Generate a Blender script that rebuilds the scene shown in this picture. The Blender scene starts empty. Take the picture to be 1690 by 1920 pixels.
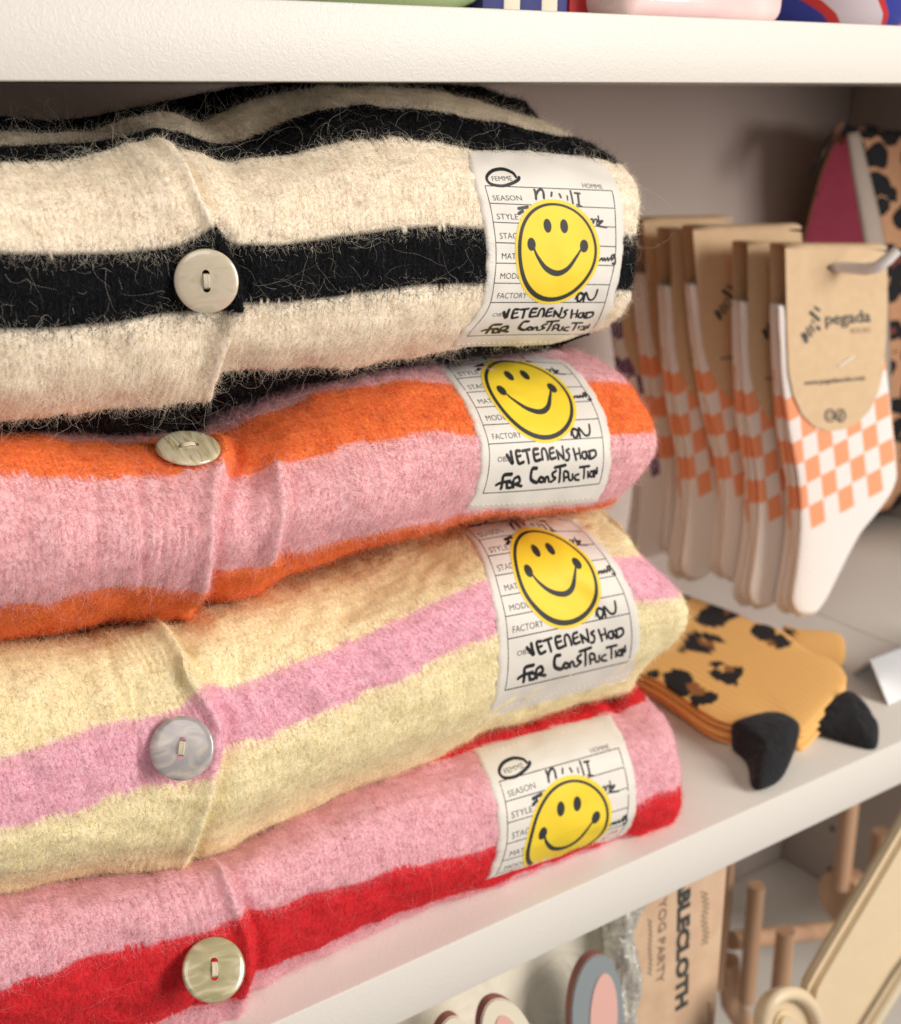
import bpy, bmesh, math, random
import numpy as np
from mathutils import Vector, Matrix
from mathutils.bvhtree import BVHTree

SC = bpy.context.scene
RNG = np.random.default_rng(7)
random.seed(7)

# ------------------------------------------------------------------ camera
# the photograph's camera, recovered from the vanishing points of the shelf edges.
# world: x along the shelf to the right, y into the shelf, z up, metres;
# the front top edge of the lower shelf is the line y = 0, z = 0.
FPX, PITCH, YAW, CD, CH = 2420.9, .317928, .618953, .40, .3662
_cp, _sp = math.cos(PITCH), math.sin(PITCH)
F = np.array([math.sin(YAW)*_cp, math.cos(YAW)*_cp, -_sp])
R = np.array([math.cos(YAW), -math.sin(YAW), 0.])
U = np.cross(R, F)
C = np.array([0., -CD, CH])
cam = bpy.data.cameras.new('camera')
camo = bpy.data.objects.new('camera', cam)
SC.collection.objects.link(camo)
cam.sensor_fit = 'HORIZONTAL'; cam.sensor_width = 36; cam.lens = FPX/1690*36
cam.clip_start = .01; cam.clip_end = 50
camo.matrix_world = Matrix(((R[0], U[0], -F[0], C[0]), (R[1], U[1], -F[1], C[1]), (R[2], U[2], -F[2], C[2]), (0, 0, 0, 1)))
cam.dof.use_dof = True; cam.dof.focus_distance = .455; cam.dof.aperture_fstop = 13.5
SC.camera = camo
SC.cycles.use_denoising = True; SC.cycles.denoising_prefilter = 'NONE'; SC.cycles.use_adaptive_sampling = False; SC.cycles.diffuse_bounces = 4; SC.cycles.max_bounces = 14

# ------------------------------------------------------------------ light
SC.view_settings.view_transform = 'Standard'; SC.view_settings.look = 'None'
SC.view_settings.gamma = 1; SC.view_settings.exposure = 0.13
W = bpy.data.worlds.new('World'); SC.world = W; W.use_nodes = True
W.node_tree.nodes['Background'].inputs[0].default_value = (1.0, .95, .91, 1)
W.node_tree.nodes['Background'].inputs[1].default_value = .19
def area(name, loc, target, size, power, col, sizey=None):
    l = bpy.data.lights.new(name, 'AREA'); l.energy = power; l.color = col
    l.shape = 'RECTANGLE'; l.size = size; l.size_y = sizey or size
    o = bpy.data.objects.new(name, l); SC.collection.objects.link(o); o.location = loc
    o.rotation_euler = (Vector(target)-Vector(loc)).to_track_quat('-Z', 'Y').to_euler()
    return o
area('window_light', (1.25, -1.55, .75), (.35, .05, .12), 1.0, 40, (1.0, .94, .87), 1.1)
area('ceiling_light', (-.7, -1.3, 1.5), (.3, .05, .15), .9, 7, (1.0, .94, .88))

# ------------------------------------------------------------------ projection helpers (pixels of the 1690 x 1920 photograph)
def ray(x, y):
    x = np.asarray(x, float)[..., None]; y = np.asarray(y, float)[..., None]
    return F + R*(x-845)/FPX - U*(y-960)/FPX
def at_z(x, y, z):
    d = ray(x, y); return C + d*((z-C[2])/d[..., 2:3])
def at_y(x, y, Y):
    d = ray(x, y); return C + d*((Y-C[1])/d[..., 1:2])
def at_x(x, y, X):
    d = ray(x, y); return C + d*((X-C[0])/d[..., 0:1])
def at_plane(x, y, p0, n):
    d = ray(x, y); n = np.asarray(n, float); t = ((np.asarray(p0)-C) @ n)/(d @ n)
    return C + d*t[..., None]
def proj(P):
    v = np.asarray(P, float)-C; z = v @ F
    return 845+FPX*(v @ R)/z, 960-FPX*(v @ U)/z, z

# ------------------------------------------------------------------ object helpers
COL = SC.collection
def tag(o, label=None, cat=None, group=None, kind=None):
    if label: o['label'] = label
    if cat: o['category'] = cat
    if group: o['group'] = group
    if kind: o['kind'] = kind
    return o
def empty(name, loc=(0, 0, 0)):
    o = bpy.data.objects.new(name, None); COL.objects.link(o); o.location = loc
    o.empty_display_size = .01; return o
def link(name, me, mats, parent=None, smooth=True):
    o = bpy.data.objects.new(name, me); COL.objects.link(o)
    for m in (mats if isinstance(mats, (list, tuple)) else [mats]): me.materials.append(m)
    if smooth: me.polygons.foreach_set('use_smooth', np.ones(len(me.polygons), bool))
    if parent is not None:
        o.parent = parent
        o.matrix_parent_inverse = Matrix.Translation(parent.location).inverted() if parent.parent is None else parent.matrix_world.inverted()
    return o
def mesh_of(name, verts, faces):
    me = bpy.data.meshes.new(name)
    me.from_pydata([tuple(map(float, v)) for v in verts], [], [tuple(int(i) for i in f) for f in faces]); me.update(); return me
def grid_mesh(name, P, close_u=False):
    nr, nc = P.shape[:2]
    idx = np.arange(nr*nc).reshape(nr, nc)
    if close_u: idx = np.concatenate([idx, idx[:, :1]], 1)
    q = np.stack([idx[:-1, :-1], idx[1:, :-1], idx[1:, 1:], idx[:-1, 1:]], -1).reshape(-1, 4)
    me = bpy.data.meshes.new(name)
    me.vertices.add(nr*nc); me.vertices.foreach_set('co', P.reshape(-1).astype(np.float32))
    me.loops.add(q.size); me.loops.foreach_set('vertex_index', q.reshape(-1).astype(np.int32))
    me.polygons.add(len(q)); me.polygons.foreach_set('loop_start', np.arange(0, q.size, 4, dtype=np.int32))
    me.polygons.foreach_set('loop_total', np.full(len(q), 4, np.int32))
    me.update(calc_edges=True); me.validate(); return me
def point_color(me, name, col):
    a = me.color_attributes.new(name, 'FLOAT_COLOR', 'POINT')
    c = np.ones((len(me.vertices), 4), np.float32); c[:, :3] = np.asarray(col).reshape(-1, 3)
    a.data.foreach_set('color', c.reshape(-1))
def point_vec(me, name, v):
    a = me.attributes.new(name, 'FLOAT_VECTOR', 'POINT')
    a.data.foreach_set('vector', np.asarray(v, np.float32).reshape(-1))
class MB:
    def __init__(s): s.v = []; s.f = []
    def add(s, v, f):
        n = len(s.v); s.v += [tuple(map(float, p)) for p in v]; s.f += [tuple(n+int(i) for i in g) for g in f]
    def quad_box(s, P):     # P: 8 points, bottom loop then top loop
        s.add(P, [(3, 2, 1, 0), (4, 5, 6, 7), (0, 1, 5, 4), (1, 2, 6, 5), (2, 3, 7, 6), (3, 0, 4, 7)])
    def tube(s, pts, r, n=8, cap=True):
        pts = np.asarray(pts, float); r = np.broadcast_to(r, (len(pts),))
        t = np.gradient(pts, axis=0); t /= np.linalg.norm(t, axis=1)[:, None]+1e-12
        a = np.array([0, 0, 1.]) if abs(t[0, 2]) < .9 else np.array([1., 0, 0])
        V = []
        for p, tt, rr in zip(pts, t, r):
            a = a - tt*(a @ tt); a /= np.linalg.norm(a); b = np.cross(tt, a)
            for k in range(n):
                w = 2*math.pi*k/n; V.append(p+rr*(a*math.cos(w)+b*math.sin(w)))
        m = len(pts); fs = [(i*n+k, i*n+(k+1) % n, (i+1)*n+(k+1) % n, (i+1)*n+k) for i in range(m-1) for k in range(n)]
        if cap: fs += [tuple(range(n))[::-1], tuple((m-1)*n+k for k in range(n))]
        s.add(V, fs)
    def build(s, name, mat, parent=None, smooth=True, bevel=0, seg=2):
        me = mesh_of(name, s.v, s.f)
        if bevel:
            b = bmesh.new(); b.from_mesh(me)
            bmesh.ops.recalc_face_normals(b, faces=b.faces)
            es = [e for e in b.edges if len(e.link_faces) == 2 and e.calc_face_angle(0) > .5]
            bmesh.ops.bevel(b, geom=es, offset=bevel, segments=seg, affect='EDGES', profile=.5)
            b.to_mesh(me); b.free()
        else:
            b = bmesh.new(); b.from_mesh(me); bmesh.ops.recalc_face_normals(b, faces=b.faces); b.to_mesh(me); b.free()
        o = link(name, me, mat, parent, smooth)
        if smooth:
            me.set_sharp_from_angle(angle=.7)
        return o
def box_pts(x0, x1, y0, y1, z0, z1):
    return [(x0, y0, z0), (x1, y0, z0), (x1, y1, z0), (x0, y1, z0), (x0, y0, z1), (x1, y0, z1), (x1, y1, z1), (x0, y1, z1)]
def box(name, x0, x1, y0, y1, z0, z1, mat, parent=None, bevel=.001):
    m = MB(); m.quad_box(box_pts(x0, x1, y0, y1, z0, z1)); return m.build(name, mat, parent, True, bevel)

# ------------------------------------------------------------------ materials
def srgb(*c):
    c = np.array(c, float)/255; return tuple(np.where(c <= .04045, c/12.92, ((c+.055)/1.055)**2.4))
def mat(name, col=(.8, .8, .8), rough=.6, **kw):
    m = bpy.data.materials.new(name); m.use_nodes = True
    b = m.node_tree.nodes['Principled BSDF']
    b.inputs['Base Color'].default_value = (*col, 1); b.inputs['Roughness'].default_value = rough
    for k, v in kw.items(): b.inputs[k.replace('_', ' ')].default_value = v
    return m
def nn(m, t, **kw):
    n = m.node_tree.nodes.new(t)
    for k, v in kw.items():
        if k in n.inputs: n.inputs[k].default_value = v
        else: setattr(n, k, v)
    return n
def lk(m, a, b): m.node_tree.links.new(a, b)
def bsdf(m): return m.node_tree.nodes['Principled BSDF']
def add_noise(m, c1, c2, scale, detail=3, coord='Object', lo=.35, hi=.65, stretch=None):
    tc = nn(m, 'ShaderNodeTexCoord'); no = nn(m, 'ShaderNodeTexNoise'); no.inputs['Scale'].default_value = scale; no.inputs['Detail'].default_value = detail
    src = tc.outputs[coord]
    if stretch:
        mp = nn(m, 'ShaderNodeMapping'); mp.inputs['Scale'].default_value = stretch; lk(m, src, mp.inputs[0]); src = mp.outputs[0]
    lk(m, src, no.inputs['Vector'])
    cr = nn(m, 'ShaderNodeValToRGB'); cr.color_ramp.elements[0].position = lo; cr.color_ramp.elements[1].position = hi
    cr.color_ramp.elements[0].color = (*c1, 1); cr.color_ramp.elements[1].color = (*c2, 1)
    lk(m, no.outputs['Fac'], cr.inputs[0]); lk(m, cr.outputs[0], bsdf(m).inputs['Base Color']); return m
def add_bump(m, scale, dist, detail=2, kind='noise', stretch=None, strength=1):
    tc = nn(m, 'ShaderNodeTexCoord'); src = tc.outputs['Object']
    if stretch:
        mp = nn(m, 'ShaderNodeMapping'); mp.inputs['Scale'].default_value = stretch; lk(m, src, mp.inputs[0]); src = mp.outputs[0]
    if kind == 'noise':
        t = nn(m, 'ShaderNodeTexNoise'); t.inputs['Scale'].default_value = scale; t.inputs['Detail'].default_value = detail; t.inputs['Distortion'].default_value = 1.2
        h = t.outputs['Fac']
    elif kind == 'wave':
        t = nn(m, 'ShaderNodeTexWave'); t.inputs['Scale'].default_value = scale; h = t.outputs['Fac']
    lk(m, src, t.inputs['Vector'])
    b = nn(m, 'ShaderNodeBump'); b.inputs['Distance'].default_value = dist; b.inputs['Strength'].default_value = strength
    lk(m, h, b.inputs['Height']); lk(m, b.outputs[0], bsdf(m).inputs['Normal']); return m

M_shelf = add_bump(mat('white_laminate', srgb(219, 214, 206), .42), 620, .00016, 2)
M_panel = add_bump(add_noise(mat('greige_panel', (.5, .45, .4), .7), srgb(182, 169, 162), srgb(189, 177, 170), 3), 500, .00008)
M_print = mat('black_print', (.022, .026, .026), .65)
M_pen = mat('black_marker', (.009, .010, .012), .55)
M_yellow = add_bump(mat('yellow_print', srgb(240, 208, 48), .6), 2600, .00005)
M_thread = mat('cream_thread', srgb(226, 214, 190), .8)
M_label = mat('woven_label', srgb(226, 220, 211), .55)
M_label.node_tree.nodes['Principled BSDF'].inputs['Sheen Weight'].default_value = .15
def weave(m):
    a = nn(m, 'ShaderNodeAttribute'); a.attribute_name = 'label_uv'
    w1 = nn(m, 'ShaderNodeTexWave'); w1.inputs['Scale'].default_value = 4.2; w1.bands_direction = 'Y'; w1.inputs['Distortion'].default_value = .15
    lk(m, a.outputs['Vector'], w1.inputs['Vector'])
    no = nn(m, 'ShaderNodeTexNoise'); no.inputs['Scale'].default_value = 9; lk(m, a.outputs['Vector'], no.inputs['Vector'])
    ad = nn(m, 'ShaderNodeMath'); ad.operation = 'ADD'; lk(m, w1.outputs['Fac'], ad.inputs[0]); lk(m, no.outputs['Fac'], ad.inputs[1])
    b = nn(m, 'ShaderNodeBump'); b.inputs['Distance'].default_value = .00006; b.inputs['Strength'].default_value = .8
    lk(m, ad.outputs[0], b.inputs['Height']); lk(m, b.outputs[0], bsdf(m).inputs['Normal'])
weave(M_label)

def wool_mat(name, attr, fibre=False):
    m = bpy.data.materials.new(name); m.use_nodes = True; nt = m.node_tree; nt.nodes.clear()
    o = nt.nodes.new('ShaderNodeOutputMaterial'); a = nt.nodes.new('ShaderNodeAttribute'); a.attribute_name = attr
    d = nt.nodes.new('ShaderNodeBsdfDiffuse'); nt.links.new(a.outputs['Color'], d.inputs['Color'])
    if fibre:
        t = nt.nodes.new('ShaderNodeBsdfTranslucent'); nt.links.new(a.outputs['Color'], t.inputs['Color'])
        mx = nt.nodes.new('ShaderNodeMixShader'); mx.inputs[0].default_value = .35
        nt.links.new(d.outputs[0], mx.inputs[1]); nt.links.new(t.outputs[0], mx.inputs[2])
        g = nt.nodes.new('ShaderNodeBsdfGlossy'); g.inputs['Roughness'].default_value = .45; g.inputs['Color'].default_value = (1, 1, 1, 1)
        m2 = nt.nodes.new('ShaderNodeMixShader'); m2.inputs[0].default_value = .035
        nt.links.new(mx.outputs[0], m2.inputs[1]); nt.links.new(g.outputs[0], m2.inputs[2]); nt.links.new(m2.outputs[0], o.inputs[0])
    else:
        nt.links.new(d.outputs[0], o.inputs[0])
    return m
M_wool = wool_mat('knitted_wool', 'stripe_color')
M_fibre = wool_mat('wool_fibre', 'fibre_color', True)

# ------------------------------------------------------------------ shelves
s_low = box('shelf', -.5, .7262, 0, .352, -.0302, 0, M_shelf, bevel=.0012); tag(s_low, 'white laminate shelf board under the stack of cardigans', 'shelf')
s_low2 = box('shelf', .7272, 1.25, .0, .352, -.0302, 0, M_shelf, bevel=.0012); tag(s_low2, 'white shelf board right of the joint under the leopard bag', 'shelf')
s_up = box('shelf', -.5, 1.25, 0, .352, .3679, .3934, M_shelf, bevel=.0009); tag(s_up, 'white shelf board across the top of the picture above the cardigans', 'shelf')
s_fl = box('shelf', -.5, 1.25, .0, .352, -.43, -.40, M_shelf, bevel=.0012); tag(s_fl, 'white shelf board at the bottom under the tablecloth box', 'shelf')
wb = box('wall', -.5, 1.25, .353, .37, -.6, .8, M_panel); wb['kind'] = 'structure'
ws = box('wall', .962, .98, -.01, .3525, -.399, -.031, M_panel); ws['kind'] = 'structure'
ws2 = box('wall', .962, .98, .02, .3525, .0005, .3675, M_panel); ws2['kind'] = 'structure'
mh = mat('pin_hole', (.03, .025, .02), .9)
for (hx, hy) in ((1561, 1554), (1557, 1631), (1524, 1826)):
    p = at_x(hx, hy, .9615); m = MB(); m.tube([p, p+np.array([-.0006, 0, 0])], .0028, 12); m.build('pin_hole', mh, ws)

# ------------------------------------------------------------------ numeric helpers
def sm(t): t = np.clip(t, 0, 1); return t*t*(3-2*t)
class Noise2:
    def __init__(s, seed): s.g = np.random.default_rng(seed).random((257, 257))*2-1
    def __call__(s, x, y):
        xi = np.floor(x).astype(int); yi = np.floor(y).astype(int); fx = sm(x-xi); fy = sm(y-yi)
        a = xi & 255; b = yi & 255; g = s.g
        return (g[a, b]*(1-fx)+g[a+1, b]*fx)*(1-fy)+(g[a, b+1]*(1-fx)+g[a+1, b+1]*fx)*fy
N2 = Noise2(3)
def fbm(x, y, o=3):
    r = 0; a = 1
    for k in range(o): r = r+a*N2(x*2**k+17.3*k, y*2**k+5.1*k); a *= .5
    return r
def poly(pts, x):
    p = np.array(pts, float); return np.interp(x, p[:, 0], p[:, 1])
def spoly(pts, x, w=9.):     # polyline, slightly smoothed
    return sum(poly(pts, x+w*k)*c for k, c in ((-1.5, .15), (-.7, .22), (0, .26), (.7, .22), (1.5, .15)))
def edge_x(pts, y):          # polyline given as x over y
    p = np.array(sorted(pts, key=lambda q: q[1]), float); return np.interp(y, p[:, 1], p[:, 0]), (y > p[0, 1]-15) & (y < p[-1, 1]+15)

NS_F, NS_A, NS_B, NV = 560, 70, 12, 250
X0 = .085
class Garment:
    def __init__(g, name, rows, stripes, folds, placket, jag=.0011, low=.0012, zmax=None, seed=0):
        g.rows = rows; n = len(rows); S = NS_F+NS_A+NS_B
        PX = np.zeros((n, S)); PY = np.zeros((n, S)); PZ = np.zeros((n, S))
        for i, r in enumerate(rows):
            Rc = r.get('rc', .034); yL, yM, yR = r['y'] if isinstance(r['y'], tuple) else (r['y'],)*3
            pys = float(poly(r['p'], r['sil']))
            d = ray(r['sil'], pys); phi = math.atan2(d[1], d[0])
            ysil = yR+Rc*(1-math.cos(phi)); xs = (ysil+CD)*d[0]/d[1]; Xc = xs+Rc-Rc*math.sin(phi)
            t = np.linspace(0, 1, NS_F, endpoint=False)
            x = X0+(Xc-Rc-X0)*t
            yf = np.interp(x, [.116, .19, .30], [yL, yM, yR]); kx = np.exp(-((x-.19)/.03)**2)*0
            th = np.linspace(0, math.pi/2, NS_A)
            xa = Xc-Rc+Rc*np.sin(th); ya = yR+Rc*(1-np.cos(th))
            tb = np.linspace(0, 1, NS_B+1)[1:]
            x = np.concatenate([x, xa, np.full(NS_B, Xc)]); y = np.concatenate([yf, ya, yR+Rc+(.26-yR-Rc)*tb])
            vis = np.concatenate([np.ones(NS_F, bool), th <= phi, np.zeros(NS_B, bool)])
            if r.get('z') is None:
                z = np.full(S, .2)
                for _ in range(6):
                    px, py, dep = proj(np.stack([x, y, z], -1))
                    ty = spoly(r['p'], np.minimum(px, r['sil']))
                    dd = ray(px, ty); dist = np.hypot(x, y+CD)/np.hypot(dd[:, 0], dd[:, 1])
                    z = C[2]+dd[:, 2]*dist
                last = np.nonzero(vis)[0][-1]; z[last:] = z[last]
            else: z = np.full(S, float(r['z']))
            if zmax is not None: z = np.minimum(z, zmax)
            z = z+r.get('dz', 0)
            PX[i], PY[i], PZ[i] = x, y, z
        P = np.stack([PX, PY, PZ], -1)
        seg = np.linalg.norm(np.diff(P[:, 100:500], axis=0), axis=-1).mean(1)
        vr = np.concatenate([[0], np.cumsum(seg)]); g.vr = vr
        vv = np.linspace(0, vr[-1], NV); g.vv = vv
        # hermite interpolation over the rows
        T = np.zeros_like(P)
        for i in range(n):
            if 0 < i < n-1:
                a = (P[i]-P[i-1])/(vr[i]-vr[i-1]); b = (P[i+1]-P[i])/(vr[i+1]-vr[i])
                wa = vr[i+1]-vr[i]; wb = vr[i]-vr[i-1]; T[i] = (a*wa+b*wb)/(wa+wb)
            else: T[i] = (P[1]-P[0])/(vr[1]-vr[0]) if i == 0 else (P[-1]-P[-2])/(vr[-1]-vr[-2])
        k = np.clip(np.searchsorted(vr, vv, 'right')-1, 0, n-2); h = (vr[k+1]-vr[k])[:, None, None]; t = ((vv-vr[k])/(vr[k+1]-vr[k]))[:, None, None]
        Q = (2*t**3-3*t**2+1)*P[k]+(t**3-2*t**2+t)*h*T[k]+(-2*t**3+3*t**2)*P[k+1]+(t**3-t**2)*h*T[k+1]
        g.base = Q
        nrm = g.normals(Q); g.nrm0 = nrm
        u = np.concatenate([[0], np.cumsum(np.linalg.norm(np.diff(Q[NV//2], axis=0), axis=-1))])
        Ug, Vg = np.meshgrid(u, vv); g.U, g.V = Ug, Vg
        px, py, _ = proj(Q); g.px, g.py = px, py
        D = low*fbm(Ug/.035+seed*9, Vg/.03+seed, 3)+.0005*fbm(Ug/.008+seed, Vg/.008, 2)
        for (pts, amp, w) in folds:
            ex, ok = edge_x(pts, py); ys = [q[1] for q in pts]
            fade = sm((py-min(ys)+25)/40)*sm((max(ys)+25-py)/40)
            D += amp*np.exp(-((px-ex)/w)**2)*fade
        if placket is not None:
            pts, hgt = placket
            ex, ok = edge_x(pts, py); dd = px-ex
            pf = sm((py-(min(q[1] for q in pts)-5))/45); hgt = hgt*pf
            D += hgt*(1/(1+np.exp(np.clip(dd/6.5, -40, 40))))*np.exp(np.minimum(dd, 0)/170)
            D += hgt*.52*np.exp(-((dd+15)/13)**2)-hgt*.48*np.exp(-((dd-14)/13)**2)
            D += .00024*np.cos(2*math.pi*dd/15)*sm((dd+135)/30)*sm((-22-dd)/25)*pf*(.6+.4*N2(Vg/.01, Ug/.02))
        g.smooth = Q+nrm*D[..., None]
        # knitted stitches: columns of small V shapes
        sw, sh = .0023, .0024
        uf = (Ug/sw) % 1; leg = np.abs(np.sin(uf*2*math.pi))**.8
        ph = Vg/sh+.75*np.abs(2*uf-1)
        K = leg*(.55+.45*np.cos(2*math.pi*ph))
        K = K*(.8+.3*N2(Ug/.012, Vg/.012))
        g.K = K; g.leg = np.where(uf < .5, 1., -1.)
        g.P = g.smooth+nrm*(K*.00065)[..., None]
        # stripes
        zig = np.abs(((Ug/sw) % 1)*2-1)-.5
        vj = Vg+jag*(zig*.35+.3*N2(Ug/.0011+31, Vg/.0012+seed*3.3)+.55*N2(Ug/.006, Vg*0+seed)+.5*N2(Ug/.018, Vg*0+seed+7))
        g.stripe_b = [vr[i] for i, _ in stripes[1:]]; g.cols = np.array([c for _, c in stripes])
        g.sid = np.searchsorted(np.array(g.stripe_b), vj)
        col = g.cols[g.sid]*(1+.06*N2(Ug/.003, Vg/.002+4))[..., None]*(.86+.18*np.clip(K, 0, 1))[..., None]  # low stitch relief coloured darker: shade of the gaps painted into the stripes
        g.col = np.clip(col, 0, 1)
        g.nrm = g.normals(g.smooth)
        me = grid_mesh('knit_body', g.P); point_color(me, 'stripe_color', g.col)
        g.root = empty(name, (float(P[n//2, 200, 0]), .1, float(P[-1, 200, 2])))
        g.obj = link('knit_body', me, M_wool, g.root)
        # coarse mesh for ray hits
        Sg = g.smooth[::3, ::4]; cm = grid_mesh('tmp', Sg)
        g.bvh = BVHTree.FromPolygons([tuple(v.co) for v in cm.vertices], [tuple(p.vertices) for p in cm.polygons]); bpy.data.meshes.remove(cm)
        g.masks = []
    @staticmethod
    def normals(Q):
        du = np.gradient(Q, axis=1); dv = np.gradient(Q, axis=0)
        n = np.cross(dv, du); n /= np.linalg.norm(n, axis=-1)[..., None]+1e-12
        return n
    def hit(g, x, y):
        d = ray(x, y); h, nrm, i, t = g.bvh.ray_cast(Vector(C), Vector(d).normalized())
        return (None, None) if h is None else (np.array(h), np.array(nrm))
    def fuzz(g, n_short, n_mid, n_long, long_cols, label_poly=None, seed=1):
        rg = np.random.default_rng(seed)
        # weight of every grid cell: world area, only where it can be seen
        P = g.smooth; a = np.linalg.norm(np.cross(P[1:, :-1]-P[:-1, :-1], P[:-1, 1:]-P[:-1, :-1]), axis=-1)
        view = P[:-1, :-1]-C; view /= np.linalg.norm(view, axis=-1)[..., None]
        fac = -(view*g.nrm[:-1, :-1]).sum(-1)
        w = a*np.clip(.25+fac*1.3, 0, 1)*(g.px[:-1, :-1] > -40)
        w[:, NS_F+NS_A:] *= 0
        cw = np.cumsum(w.reshape(-1)); cw /= cw[-1]
        allP = []; allR = []; allC = []; sizes = []
        TU = np.gradient(P, axis=1); TU /= np.linalg.norm(TU, axis=-1)[..., None]+1e-12
        TV = np.gradient(P, axis=0); TV /= np.linalg.norm(TV, axis=-1)[..., None]+1e-12
        def batch(N, K, lmin, lmax, lift, curl, rad, colmode, steer=.0, stitch=0.):
            k = np.searchsorted(cw, rg.random(N)); i, j = np.divmod(k, P.shape[1]-1); fi, fj = rg.random(N), rg.random(N)
            i2, j2 = i+1, j+1
            B = lambda A: (A[i, j]*((1-fi)*(1-fj))[:, None]+A[i2, j]*(fi*(1-fj))[:, None]+A[i, j2]*((1-fi)*fj)[:, None]+A[i2, j2]*(fi*fj)[:, None])
            r0 = B(g.P); nn_ = B(g.nrm); ic = np.clip(i+np.round(rg.normal(size=N)*1.3).astype(int), 0, P.shape[0]-1); c0 = g.cols[g.sid[ic, j]].copy(); kk = np.clip(g.K[i, j], 0, 1); lg = g.leg[i, j]; tu, tw = TU[i, j], TV[i, j]
            px, py, _ = proj(r0)
            keep = np.ones(N, bool)
            for mk in g.masks: keep &= ~inside(mk, px, py)
            r0, nn_, c0, kk, lg, tu, tw = r0[keep], nn_[keep], c0[keep], kk[keep], lg[keep], tu[keep], tw[keep]; n = len(r0)
            q1 = r0/.0045; fld = np.stack([N2(q1[:, 0]+9*s_, q1[:, 2]+q1[:, 1]+31*s_) for s_ in (1, 2, 3)], 1)
            tv = rg.normal(size=(n, 3))*.45+fld*2.2*(1-stitch*.7)+np.array([0, 0, -.25])*(1-stitch)+stitch*(tw*1.5*np.where(rg.random(n) < .8, 1, -1)[:, None]+tu*(lg*.75)[:, None]); tv -= nn_*(tv*nn_).sum(1)[:, None]; tv /= np.linalg.norm(tv, axis=1)[:, None]
            L = lmin+(lmax-lmin)*rg.random(n)**1.6; st = (L/(K-1))[:, None]
            lf = (lift*(.4+1.2*rg.random(n)))[:, None]
            d = tv*(1-lf*.5)+nn_*lf; bend = rg.normal(size=(n, 3))*curl
            pts = [r0-nn_*.0002]; p = r0
            for q in range(K-1):
                d = d/np.linalg.norm(d, axis=1)[:, None]; p = p+d*st; pts.append(p)
                bend = bend*.8+rg.normal(size=(n, 3))*curl*.6
                d = d+bend-nn_*(lift*.55/(K-1)*2)+np.array([0, 0, -steer])
            pts = np.stack(pts, 1)
            hgt = ((pts-r0[:, None])*nn_[:, None]).sum(-1); low_ = np.minimum(hgt, 0)-.0002
            pts = pts-nn_[:, None]*np.where(hgt < .0001, hgt-.0001, 0)[..., None]
            rr = np.linspace(1, .35, K)[None]*(rad*(.6+.8*rg.random(n)))[:, None]
            q2 = r0/.0022; cc = c0*(.84+.34*rg.random(n)+.10*N2(q2[:, 0]+q2[:, 1]+50, q2[:, 2]+11))[:, None]; cc = cc*(1-.27*stitch*(1-kk))[:, None]; cc = cc+(.10*rg.random(n)**3)[:, None]*(c0.max(1) > .1)[:, None]  # random tone per fibre, plus painted shade on those rooted between stitches
            if colmode:
                ch = np.array(long_cols)[rg.integers(0, len(long_cols), n)]; sel = rg.random(n) < colmode
                cc[sel] = ch[sel]
            allP.append(pts.reshape(-1, 3)); allR.append(rr.reshape(-1)); allC.append(np.clip(cc, 0, 1)); sizes.extend([K]*n)
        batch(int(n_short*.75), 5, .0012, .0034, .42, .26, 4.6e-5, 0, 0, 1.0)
        batch(int(n_short*.30), 6, .0016, .0046, .80, .38, 3.4e-5, 0)
        batch(int(n_mid*1.25), 8, .0035, .0095, .72, .46, 2.15e-5, .015, .02)
        batch(n_long, 12, .009, .030, .60, .36, 2.3e-5, .55, .04)
        cv = bpy.data.hair_curves.new('wool_fuzz'); cv.add_curves(sizes)
        cv.attributes['position'].data.foreach_set('vector', np.concatenate(allP).astype(np.float32).reshape(-1))
        ra = cv.attributes.get('radius') or cv.attributes.new('radius', 'FLOAT', 'POINT')
        ra.data.foreach_set('value', np.concatenate(allR).astype(np.float32))
        ca = cv.attributes.new('fibre_color', 'FLOAT_COLOR', 'CURVE'); c = np.concatenate(allC); c = np.concatenate([c, np.ones((len(c), 1))], 1)
        ca.data.foreach_set('color', c.astype(np.float32).reshape(-1))
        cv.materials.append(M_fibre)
        o = bpy.data.objects.new('wool_fuzz', cv); COL.objects.link(o); o.parent = g.root; o.matrix_parent_inverse = Matrix.Translation(g.root.location).inverted()
        o['kind'] = 'stuff'
        return o
def inside(pg, x, y):
    pg = np.asarray(pg, float); c = np.zeros(np.shape(x), bool); j = len(pg)-1
    for i in range(len(pg)):
        xi, yi = pg[i]; xj, yj = pg[j]
        c ^= ((yi > y) != (yj > y)) & (x < (xj-xi)*(y-yi)/(yj-yi+1e-12)+xi); j = i
    return c
def mid(p, q, t=.5, add=0):
    xs = sorted(set([a for a, _ in p]+[a for a, _ in q])); return [(x, float(poly(p, x))*(1-t)+float(poly(q, x))*t+add) for x in xs]

# ------------------------------------------------------------------ the four cardigans (outlines read from the photograph)
cream = np.array(srgb(255, 241, 220)); black = np.array((.0075, .0078, .0095))
pink = np.array(srgb(247, 196, 200)); orange = np.array(srgb(252, 138, 76))
yellow = np.array(srgb(255, 241, 200)); rose = np.array(srgb(245, 190, 205))
rpink = np.array(srgb(242, 188, 197)); red = np.array(srgb(232, 52, 60))

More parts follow.
